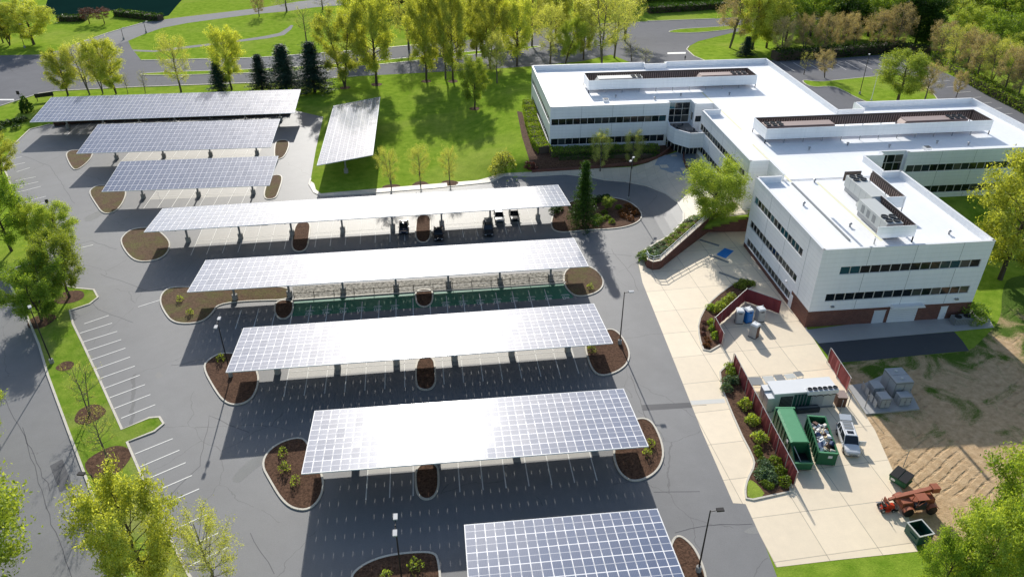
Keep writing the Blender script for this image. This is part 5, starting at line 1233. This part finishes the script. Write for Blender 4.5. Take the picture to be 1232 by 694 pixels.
# ---------------------------------------------------------- grey cabinets on their pad
pts=[G(1019,464.5),G(1041.5,499),G(1106,493),G(1092,466),G(1085,452),G(1062,452),G(1040,462)]
b=MB(); b.prism([(q.x,q.y) for q in pts],0,.2,M['pad']); o=b.obj('equipment_pad'); o['kind']='structure'
def cabinet(x,y,w,d,h,rz,label,caps=0,split=1,doors=2):
    t=empty('equipment_cabinet',(x,y,.2),rz); tag(t,label,'cabinet','grey equipment cabinets on the concrete pad')
    b=MB(); b.box((0,0,h/2),(w,d,h),M['cabinet']); b.obj('body',t,bev=.02)
    for k in range(split):
        b=MB(); ww=w if split==1 else w; dd=d/split; yy=-d/2+dd*(k+.5)
        b.hexa([(-ww/2-.04,yy-dd/2+.01,h),(ww/2+.04,yy-dd/2+.01,h),(ww/2+.04,yy+dd/2-.01,h),(-ww/2-.04,yy+dd/2-.01,h)],[(-ww/2+.05,yy-dd/2+.05,h+.1),(ww/2-.05,yy-dd/2+.05,h+.1),(ww/2-.05,yy+dd/2-.05,h+.1),(-ww/2+.05,yy+dd/2-.05,h+.1)],M['pgrey'])
        if caps: b.cyl((-.1,yy,h+.1),(-.1,yy,h+.28),.2,.2,M['units'],10)
        b.obj('roof_panel',t)
    for k in range(doors):
        b=MB(); dw=w/doors; b.box((-w/2+dw*(k+.5),-d/2-.015,h*.5),(dw-.1,.03,h*.82),M['pgrey']); b.box((-w/2+dw*(k+.85),-d/2-.04,h*.5),(.05,.04,.25),M['fan']); b.obj('door',t)
        b=MB(); dw=d/2; b.box((-w/2-.015,-d/2+dw*(k%2+.5),h*.5),(.03,dw-.1,h*.82),M['pgrey']); b.obj('side_panel',t)
cabinet(61.2,75.4,2.5,3.2,2.5,R(0),'largest grey cabinet with two roof caps, tallest on the pad',1,2)
cabinet(58.,75.0,1.4,1.7,1.5,R(0),'low grey cabinet at the left back of the pad')
cabinet(57.8,72.7,1.4,1.6,1.5,R(0),'low grey cabinet at the left front of the pad')
cabinet(60.7,72.7,1.6,1.3,1.4,R(0),'low grey cabinet in front of the largest one')
for i,(x,y) in enumerate(((56.6,75.6),(56.55,74.5),(56.45,73.2),(56.4,72.1))):
    t=empty('panel_board',(x,y,.2),R(84)); tag(t,'grey framed board %s in the line at the left of the cabinets'%['farthest','second','third','nearest'][i],'board','framed boards by the cabinets')
    b=MB(); b.box((0,0,.8),(.8,.05,1.1),M['pgrey']); b.obj('panel',t)
    for s in (-.42,.42): b=MB(); b.cyl((s,0,0),(s,0,1.45),.035,.035,M['steel'],5); b.obj('post',t)
for i,(x,y,h) in enumerate(((1040,492,2.4),(1010,497,2.2),(1020,489,2.4))):
    q=G(x,y); b=MB(); b.cyl((0,0,0),(0,0,h),.06,.05,M['steel'],6); b.box((0,0,h),(.12,.12,.05),M['steel']); o=b.obj('steel_post',None,q); tag(o,['thin steel post at the near corner of the cabinet pad','thin steel post between the white car and the brown box','thin steel post near the brown box'][i],'post')
t=empty('air_conditioner',(80.2,89.9,.02),0); tag(t,'low grey air conditioner with two top fans outside the office corner','air conditioner')
b=MB(); b.box((0,0,.6),(3.,1.3,1.2),M['cabinet']); 
for k in range(12): b.box((-1.4+k*.25,-.66,.6),(.03,.03,1.),M['fan'])
b.obj('casing',t)
for s in (-.72,.72): b=MB(); b.lathe((0,0,0),[(.5,0),(.52,.1),(.42,.1),(.4,.03),(.1,.03),(.08,.07)],M['black'],14); b.obj('fan',t,(s,0,1.2))
# satellite dish
q=G(1086.7,561); t=empty('satellite_dish',q,R(200)); tag(t,'small white satellite dish on a post at the edge of the bare earth','satellite dish')
b=MB(); b.cyl((0,0,0),(0,0,2.6),.05,.04,M['steel'],6); b.obj('post',t)
b=MB(); prof=[(.02,0),(.25,.03),(.48,.12),(.55,.17)]; b.lathe((0,0,0),prof,M['white'],14); b.f.pop(); b.m.pop(); o=b.obj('dish',t,(0,.1,2.7)); o.rotation_euler=(R(60),0,0)
b=MB(); b.cyl((0,.1,2.6),(0,-.45,2.75),.02,.02,M['steel'],5); b.obj('feed_arm',t)
# ---------------------------------------------------------- cars
def smoothmesh(b): return b
def car(x,y,rz,col,label,kind='suv',L_=4.9,W_=1.95,Hc=1.78,group=None,rails=False,open_rear=False):
    t=empty('parked_car',(x,y,.02),rz); tag(t,label,'car',group)     # front points to -Y
    hw=W_/2; hl=L_/2; zb=.28; zs=.98 if kind!='sedan' else .85
    # body: sections from front to rear (y, half width, sill z, shoulder z)
    sec=[(-hl,.70*hw,.42,.62),(-hl+.12,.86*hw,.32,.80),(-hl+.5,.96*hw,zb,zs-.08),(-hl+1.25,hw,zb,zs),(0,hw,zb,zs+.02),(hl-1.,hw,zb,zs+.04),(hl-.25,.96*hw,zb,zs+.02),(hl-.03,.88*hw,.4,zs-.1)]
    b=MB(); V=[];F=[]
    for yy,w,z0,z1 in sec: V+= [(-w*.94,yy,z0),(-w,yy,(z0+z1)*.52),(-w*.93,yy,z1),(-w*.5,yy,z1+.05),(w*.5,yy,z1+.05),(w*.93,yy,z1),(w,yy,(z0+z1)*.52),(w*.94,yy,z0)]
    m=8
    for i in range(len(sec)-1):
        for k in range(m): j=(k+1)%m; F.append((i*m+k,i*m+j,(i+1)*m+j,(i+1)*m+k))
    F+= [tuple(range(m)),tuple(range((len(sec)-1)*m,len(sec)*m))[::-1]]
    F=[f[::-1] for f in F]
    b.add(V,F,col); o=b.obj('body',t,smooth=False)
    s=o.modifiers.new('s','BEVEL'); s.width=.05; s.segments=2; s.limit_method='ANGLE'; s.angle_limit=R(20)
    # glasshouse
    ya,yb=(-hl+1.35,hl-.25) if kind=='suv' else (-hl+1.5,hl-.55)
    yr0,yr1=(ya+.75,yb-.3) if kind=='suv' else (ya+.8,yb-.85)
    if kind=='pickup': ya,yb,yr0,yr1=-hl+1.5,.75,-hl+2.2,.55
    g=MB(); g.hexa([(-hw*.92,ya,zs),(hw*.92,ya,zs),(hw*.92,yb,zs+.03),(-hw*.92,yb,zs+.03)],[(-hw*.74,yr0,Hc-.06),(hw*.74,yr0,Hc-.06),(hw*.76,yr1,Hc-.06),(-hw*.76,yr1,Hc-.06)],M['carglass']); g.obj('windows',t)
    r=MB(); r.hexa([(-hw*.77,yr0-.03,Hc-.065),(hw*.77,yr0-.03,Hc-.065),(hw*.79,yr1+.04,Hc-.065),(-hw*.79,yr1+.04,Hc-.065)],[(-hw*.68,yr0+.06,Hc),(hw*.68,yr0+.06,Hc),(hw*.7,yr1-.06,Hc),(-hw*.7,yr1-.06,Hc)],col)
    for s_ in (-1,1):   # pillars
        for (y0,y1,wd) in ((ya,yr0,.09),(yb,yr1,.1),((ya+yb)/2,(yr0+yr1)/2,.08),(ya*.25+yb*.75,yr0*.25+yr1*.75,.08)):
            r.hexa([(s_*hw*.925-.03,y0-wd/2,zs),(s_*hw*.925+.03,y0-wd/2,zs),(s_*hw*.925+.03,y0+wd/2,zs),(s_*hw*.925-.03,y0+wd/2,zs)],[(s_*hw*.765-.03,y1-wd/2,Hc-.05),(s_*hw*.765+.03,y1-wd/2,Hc-.05),(s_*hw*.765+.03,y1+wd/2,Hc-.05),(s_*hw*.765-.03,y1+wd/2,Hc-.05)],col)
    ro=r.obj('roof',t)
    if rails:
        for s_ in (-1,1): q=MB(); q.cyl((s_*hw*.66,yr0+.2,Hc+.06),(s_*hw*.68,yr1-.15,Hc+.06),.03,.03,M['steel'],6); q.obj('roof_rail',t)
        for yy in (yr0+.55,): q=MB(); q.box((0,yy,Hc+.005),(.8,.55,.02),M['carglass']); q.obj('sunroof',ro)
        for k in range(3): q=MB(); q.box((0,yr0+1.35+k*.62,Hc+.012),(1.1,.5,.035),M['cabinet']); q.obj('roof_panel',ro)
    for s_ in (-1,1):
        for yy in (-hl+.95,hl-1.): 
            w=MB(); w.cyl((s_*(hw-.22),yy,.36),(s_*(hw+.01),yy,.36),.37,.37,M['black'],16); wo=w.obj('wheel',t)
            q=MB(); q.cyl((s_*(hw+.0),yy,.36),(s_*(hw+.02),yy,.36),.22,.2,M['steel'],12); q.obj('rim',wo)
        q=MB(); q.box((s_*hw*.66,-hl+.06,.68),(.36,.1,.14),M['lamp'],rz=s_*.25); q.obj('headlight',t)
        q=MB(); q.box((s_*hw*.8,hl-.05,.85),(.2,.08,.3),paint('tail light red',(.35,.01,.01),.3)); q.obj('tail_light',t)
        q=MB(); q.box((s_*(hw+.1),ya+.25,zs+.1),(.2,.1,.14),col); q.obj('wing_mirror',t)
    q=MB(); q.box((0,-hl+.03,.56),(.95,.06,.2),M['black']); q.obj('grille',t)
    q=MB(); q.box((0,-hl+.06,.36),(W_*.7,.12,.14),M['fan']); q.obj('bumper',t)
    if open_rear:
        q=MB(); q.hexa([(-hw*.75,hl-.3,Hc-.02),(hw*.75,hl-.3,Hc-.02),(hw*.72,hl+.55,Hc+.22),(-hw*.72,hl+.55,Hc+.22)],[(-hw*.75,hl-.3,Hc+.05),(hw*.75,hl-.3,Hc+.05),(hw*.72,hl+.55,Hc+.28),(-hw*.72,hl+.55,Hc+.28)],col); q.obj('tailgate',t)
        # open front door on the driver's side
        q=MB(); q.box((hw+.42,-hl+1.75,.95),(.85,.07,.75),col); d=q.obj('door',t)
    return t
wp_=paint('white car paint',(.78,.79,.8),.22,0,.04,1,.6); kp=paint('black car paint',(.012,.013,.015),.2,0,.1,1,.6); bp=paint('dark blue car paint',(.015,.03,.07),.2,0,.1,1,.6); gp=paint('silver car paint',(.4,.41,.42),.3,.5,.05); dg=paint('dark grey car paint',(.05,.052,.055),.25,.3,.05)
car(49.8,66.2,R(-13),wp_,'white large suv with raised tailgate and glass roof beside the open skip','suv',5.2,2.0,1.85,None,True,True)
CG='cars parked under the longest canopy'
car(-6.9,130.4,0,bp,'dark blue car leftmost under the longest canopy','sedan',4.7,1.85,1.48,CG)
car(-.4,127.,0,kp,'black car beside the small mulch island under the longest canopy','sedan',4.8,1.85,1.5,CG)
car(9.0,127.8,0,dg,'dark grey suv with a dark roof alone in the canopy shade','suv',4.7,1.9,1.75,CG,True)
car(11.6,133.2,0,gp,'silver car left of the pair at the right end of the longest canopy','sedan',4.7,1.85,1.5,CG)
car(14.6,133.4,0,dg,'grey car with pale bonnet rightmost under the longest canopy','sedan',4.7,1.85,1.5,CG)
# ---------------------------------------------------------- telehandler
t=empty('telehandler',(52.3,55.4,0),R(1)); tag(t,'weathered red telescopic handler with long boom parked at the yard edge','telehandler')
b=MB(); b.box((0,0,.95),(3.9,1.3,.55),M['rust']); b.box((.2,-.75,1.1),(1.5,.5,.8),M['fan']); b.box((-1.3,0,1.35),(1.2,1.2,.45),M['rust']); b.box((1.45,.1,1.4),(1.2,1.3,.7),M['rust'],0,.92); b.obj('chassis',t,bev=.04)
b=MB(); b.hexa([(-2.3,.25,1.25),(-2.3,.75,1.25),(2.4,.75,2.15),(2.4,.25,2.15)],[(-2.3,.25,1.65),(-2.3,.75,1.65),(2.4,.75,2.65),(2.4,.25,2.65)],M['rust']); b.hexa([(-3.,.33,1.1),(-3.,.67,1.1),(-2.3,.67,1.3),(-2.3,.33,1.3)],[(-3.,.33,1.35),(-3.,.67,1.35),(-2.3,.67,1.6),(-2.3,.33,1.6)],M['rust']); b.box((2.3,.5,2.35),(.9,.9,.7),M['rust']); b.obj('boom',t,bev=.03)
b=MB()
for x in (-.55,.75):
    for y in (-1.,-.1): b.cyl((x,y,1.2),(x*.8+.1,y,2.35),.04,.04,M['rust'],6)
b.box((.1,-.55,2.38),(1.35,1.05,.06),M['rust']); b.cyl((-.55,-1.,1.2),(.7,-1.,2.35),.035,.035,M['rust'],6); b.obj('cab_frame',t)
b=MB(); b.box((.25,-.55,1.45),(.45,.5,.12),M['black']); b.box((.48,-.55,1.7),(.1,.5,.5),M['black'],rx=0); b.obj('seat',t)
b=MB(); b.box((-3.1,.5,.8),(.1,1.1,.7),M['rust']); 
for y in (.15,.85): b.box((-3.6,y,.48),(1.,.12,.05),M['steel'])
b.obj('fork_carriage',t)
for x in (-1.35,1.5):
    for y in (-1.05,1.05):
        w=MB(); w.lathe((0,0,0),[(.35,-.2),(.58,-.2),(.62,-.1),(.62,.1),(.58,.2),(.35,.2)],M['black'],18); wo=w.obj('wheel',t,(x,y,.62)); wo.rotation_euler=(R(90),0,0)
        q=MB(); q.lathe((0,0,0),[(.12,-.12),(.34,-.14),(.36,.14),(.12,.12)],M['rail'],14); q.obj('rim',wo)
        f=MB(); 
        for k in range(6):
            a0,a1=R(20+k*23),R(43+k*23); f.hexa([(x+.72*math.cos(a0),y-.24,.62+.72*math.sin(a0)),(x+.72*math.cos(a0),y+.24,.62+.72*math.sin(a0)),(x+.72*math.cos(a1),y+.24,.62+.72*math.sin(a1)),(x+.72*math.cos(a1),y-.24,.62+.72*math.sin(a1))],[(x+.77*math.cos(a0),y-.24,.62+.77*math.sin(a0)),(x+.77*math.cos(a0),y+.24,.62+.77*math.sin(a0)),(x+.77*math.cos(a1),y+.24,.62+.77*math.sin(a1)),(x+.77*math.cos(a1),y-.24,.62+.77*math.sin(a1))],M['rust'])
        f.obj('mudguard',t)
# ---------------------------------------------------------- red mower
t=empty('riding_mower',(49.1,55.5,0),R(178)); tag(t,'small orange red riding mower parked left of the red telehandler','mower')
b=MB(); b.box((-.35,0,.62),(.95,.62,.42),M['red'],0,.85); b.box((.3,0,.45),(.7,.7,.2),M['red']); b.obj('body',t,bev=.04)
b=MB(); b.lathe((.1,0,.22),[(.62,0),(.64,.12),(.55,.18),(.1,.19)],M['red'],14); b.obj('mower_deck',t)
b=MB(); b.box((.35,0,.72),(.42,.45,.1),M['black']); b.box((.58,0,.95),(.08,.45,.4),M['black']); b.obj('seat',t)
b=MB(); b.cyl((-.1,0,.8),(0.02,0,1.05),.025,.025,M['black'],6); b.lathe((.02,0,1.05),[(.2,0),(.2,.03),(.16,.03),(.16,0)],M['black'],12); b.obj('steering_wheel',t)
b=MB()
for y in (-.3,.3): b.cyl((.62,y,.5),(.66,y,1.55),.025,.025,M['black'],6)
b.cyl((.66,-.3,1.55),(.66,.3,1.55),.025,.025,M['black'],6); b.obj('roll_bar',t)
for x,r_ in ((-.62,.2),(.6,.3)):
    for y in (-.45,.45): b=MB(); b.cyl((x,y-.09,r_),(x,y+.09,r_),r_,r_,M['black'],14); wo=b.obj('wheel',t); q=MB(); q.cyl((x,y-.1,r_),(x,y+.1,r_),r_*.5,r_*.5,M['lamp'],10); q.obj('rim',wo)
b=MB(); b.box((-1.0,0,.3),(.35,1.,.3),M['black']); b.obj('grass_bagger',t)
# ---------------------------------------------------------- person walking on the driveway
def person(px,py,label,rz):
    p=G(px,py,0); me=bpy.data.meshes.new('person')
    vs=[(0,0,.95),(0,0,1.15),(0,0,1.38),(0,0,1.50),(0,.02,1.60),(0,.03,1.73),
        (.10,0,.90),(.11,-.12,.50),(.11,.0,.09),(.11,-.16,.05),(-.10,0,.90),(-.11,.12,.50),(-.11,.28,.12),(-.11,.14,.06),
        (.19,0,1.41),(.25,.10,1.14),(.24,.02,.90),(.23,-.03,.80),(-.19,0,1.41),(-.25,-.08,1.14),(-.24,-.20,.93),(-.23,-.25,.84)]
    es=[(0,1),(1,2),(2,3),(3,4),(4,5),(0,6),(6,7),(7,8),(8,9),(0,10),(10,11),(11,12),(12,13),(2,14),(14,15),(15,16),(16,17),(2,18),(18,19),(19,20),(20,21)]
    rd=[.15,.14,.17,.06,.085,.085,.095,.065,.045,.035,.095,.065,.045,.035,.07,.05,.035,.03,.07,.05,.035,.03]
    me.from_pydata([Vector(v) for v in vs],es,[]); me.materials.append(M['fan']); o=bpy.data.objects.new('person',me); COL.objects.link(o); o.location=p; o.rotation_euler=(0,0,rz)
    sk=o.modifiers.new('skin','SKIN'); 
    for i,r_ in enumerate(rd): me.skin_vertices[0].data[i].radius=(r_,r_*.85)
    me.skin_vertices[0].data[0].use_root=True
    ss=o.modifiers.new('sub','SUBSURF'); ss.levels=2; ss.render_levels=2
    tag(o,label,'person')
    h=MB(); h.lathe((0,.04,1.60),[(.09,0),(.115,.08),(.10,.16),(.03,.2)],M['pole'],10); h.obj('hair',o)
    f=MB(); f.lathe((0,-.035,1.56),[(.05,0),(.075,.05),(.075,.12),(.03,.15)],M['skin'],10); f.obj('face',o)
person(824,73.5,'person in dark clothes walking on the driveway behind the far roof',R(160))
# ================================================================== the site is not level: the ground climbs about 4 m from the car park to the entrance
import bmesh
def drape(o):
    """cut a ground sheet on a 2 m grid and lay it on the slope"""
    me=o.data; loc=o.matrix_basis.translation.copy()
    xs=[v.co.x+loc.x for v in me.vertices]; ys=[v.co.y+loc.y for v in me.vertices]
    x0,x1,y0,y1=min(xs),max(xs),min(ys),max(ys)
    if x1<1 or y1<112 or y0>262: return
    if o.name.split('.')[0]!='foliage':
        bm=bmesh.new(); bm.from_mesh(me); big=max(x1-x0,y1-y0)>3
        if big:
            for ax,lo,hi in ((0,max(x0,1),min(x1,66)),(1,max(y0,112),min(y1,262))):
                t=math.ceil(lo/2)*2
                while t<hi:
                    co=Vector((0,0,0)); co[ax]=t-loc[ax]; no=Vector((0,0,0)); no[ax]=1
                    bmesh.ops.bisect_plane(bm,geom=bm.verts[:]+bm.edges[:]+bm.faces[:],plane_co=co,plane_no=no); t+=2
        bm.to_mesh(me); bm.free()
    for v in me.vertices:
        w,_=warp((v.co.x+loc.x,v.co.y+loc.y,v.co.z+loc.z)); v.co=w-loc
    me.update()
SKIP={'ground','office_building','retaining_wall','railing','solar_canopy','camera','sun','service_yard_concrete','painted_cover','drain_channel','planted_slope','bare_earth','asphalt_pad','building_walk'}
UPPER={'rooftop_air_unit','patio_table','patio_chair'}
bpy.context.view_layer.update()
for o in [q for q in bpy.data.objects if q.parent is None]:
    st=o.name.split('.')[0]
    if st in UPPER:
        if o.location.y<116.: continue
        o.scale=(KB,)*3; o.location=Vector((o.location.x*KB,o.location.y*KB,o.location.z*KB+ZB)); continue
    if st in SKIP or o.type in('CAMERA','LIGHT'): continue
    if o.type=='MESH' and o.get('kind')=='structure' or st in ('hedge','planter_wall'):
        if o.type=='MESH': drape(o)
        for ch in o.children:
            if o.type=='EMPTY':  # hedge: vertices are local to its first point
                L0=o.location; xs=[]
                for v in ch.data.vertices:
                    w,_=warp((v.co.x+L0.x,v.co.y+L0.y,v.co.z)); v.co=w-L0
            else: drape(ch)
        continue
    if o.get('group')=='shrubs on the planted slope': continue
    l=o.location; w,s=warp(l)
    if w.z-l.z>.01: o.location=w; o.scale=tuple(q*s for q in o.scale)
# hand-placed children of the building that belong to the upper level
for o in bld.children:
    if o.type!='MESH': continue
    vs=o.data.vertices; cy=sum(v.co.y for v in vs)/len(vs)+o.location.y; zc=min(v.co.z for v in vs)+o.location.z
    if cy>118.2 or (o.name.startswith('wing') and cy>118):
        o.scale=(KB,)*3; o.location=Vector((o.location.x*KB,o.location.y*KB,o.location.z*KB+ZB))
# the rising ground itself
V=[];F=[]; xs=[0+2*i for i in range(34)]+[70+6*i for i in range(40)]; ys=[112+2*i for i in range(30)]+[172+5*i for i in range(19)]
xs2=sorted(set(xs)); ys2=sorted(set([112,116,118.6]+[119+.8*i for i in range(14)]+[y for y in ys if y>131]))
for y in ys2:
    for x in xs2:
        w,_=warp((x,y,-.02)); V.append(tuple(w))
n=len(xs2)
for j in range(len(ys2)-1):
    for i in range(n-1):
        if xs2[i]<64.4 and ys2[j]<wall_line(xs2[i])+.4: continue
        F.append((j*n+i,j*n+i+1,(j+1)*n+i+1,(j+1)*n+i))
b=MB(); b.add(V,F,M['grass']); tag(b.obj('sloping_ground',smooth=True),kind='structure')
# ================================================================== camera, light
cam=bpy.data.cameras.new('camera'); co=bpy.data.objects.new('camera',cam); COL.objects.link(co)
cam.sensor_width=36; cam.lens=FOC/1232*36; cam.clip_end=6000; cam.clip_start=.5
co.location=(0,0,CH); co.rotation_euler=(math.pi/2-PITCH,0,-YAW); scn.camera=co
SEL,SAZ=27.0,-2.0     # elevation; azimuth clockwise from +Y
sd=Vector((math.sin(R(SAZ))*math.cos(R(SEL)),math.cos(R(SAZ))*math.cos(R(SEL)),math.sin(R(SEL))))
s=bpy.data.lights.new('sun','SUN'); s.energy=5; s.angle=R(.53); s.color=(1,.965,.90)
so=bpy.data.objects.new('sun',s); COL.objects.link(so); so.rotation_euler=(-sd).to_track_quat('-Z','Y').to_euler()
w=bpy.data.worlds.new('World'); scn.world=w; w.use_nodes=True; nt=w.node_tree
bg=nt.nodes['Background']; sky=nt.nodes.new('ShaderNodeTexSky'); sky.sky_type='NISHITA'; sky.sun_disc=False
sky.sun_elevation=R(SEL); sky.sun_rotation=R(SAZ); sky.air_density=1.; sky.dust_density=1.2; sky.ozone_density=1.2
nt.links.new(sky.outputs[0],bg.inputs[0]); bg.inputs[1].default_value=.145
scn.view_settings.view_transform='Standard'; scn.view_settings.look='None'; scn.view_settings.exposure=0; scn.view_settings.gamma=1
scn.cycles.max_bounces=6; scn.cycles.transparent_max_bounces=4
scn.cycles.sample_clamp_indirect=4
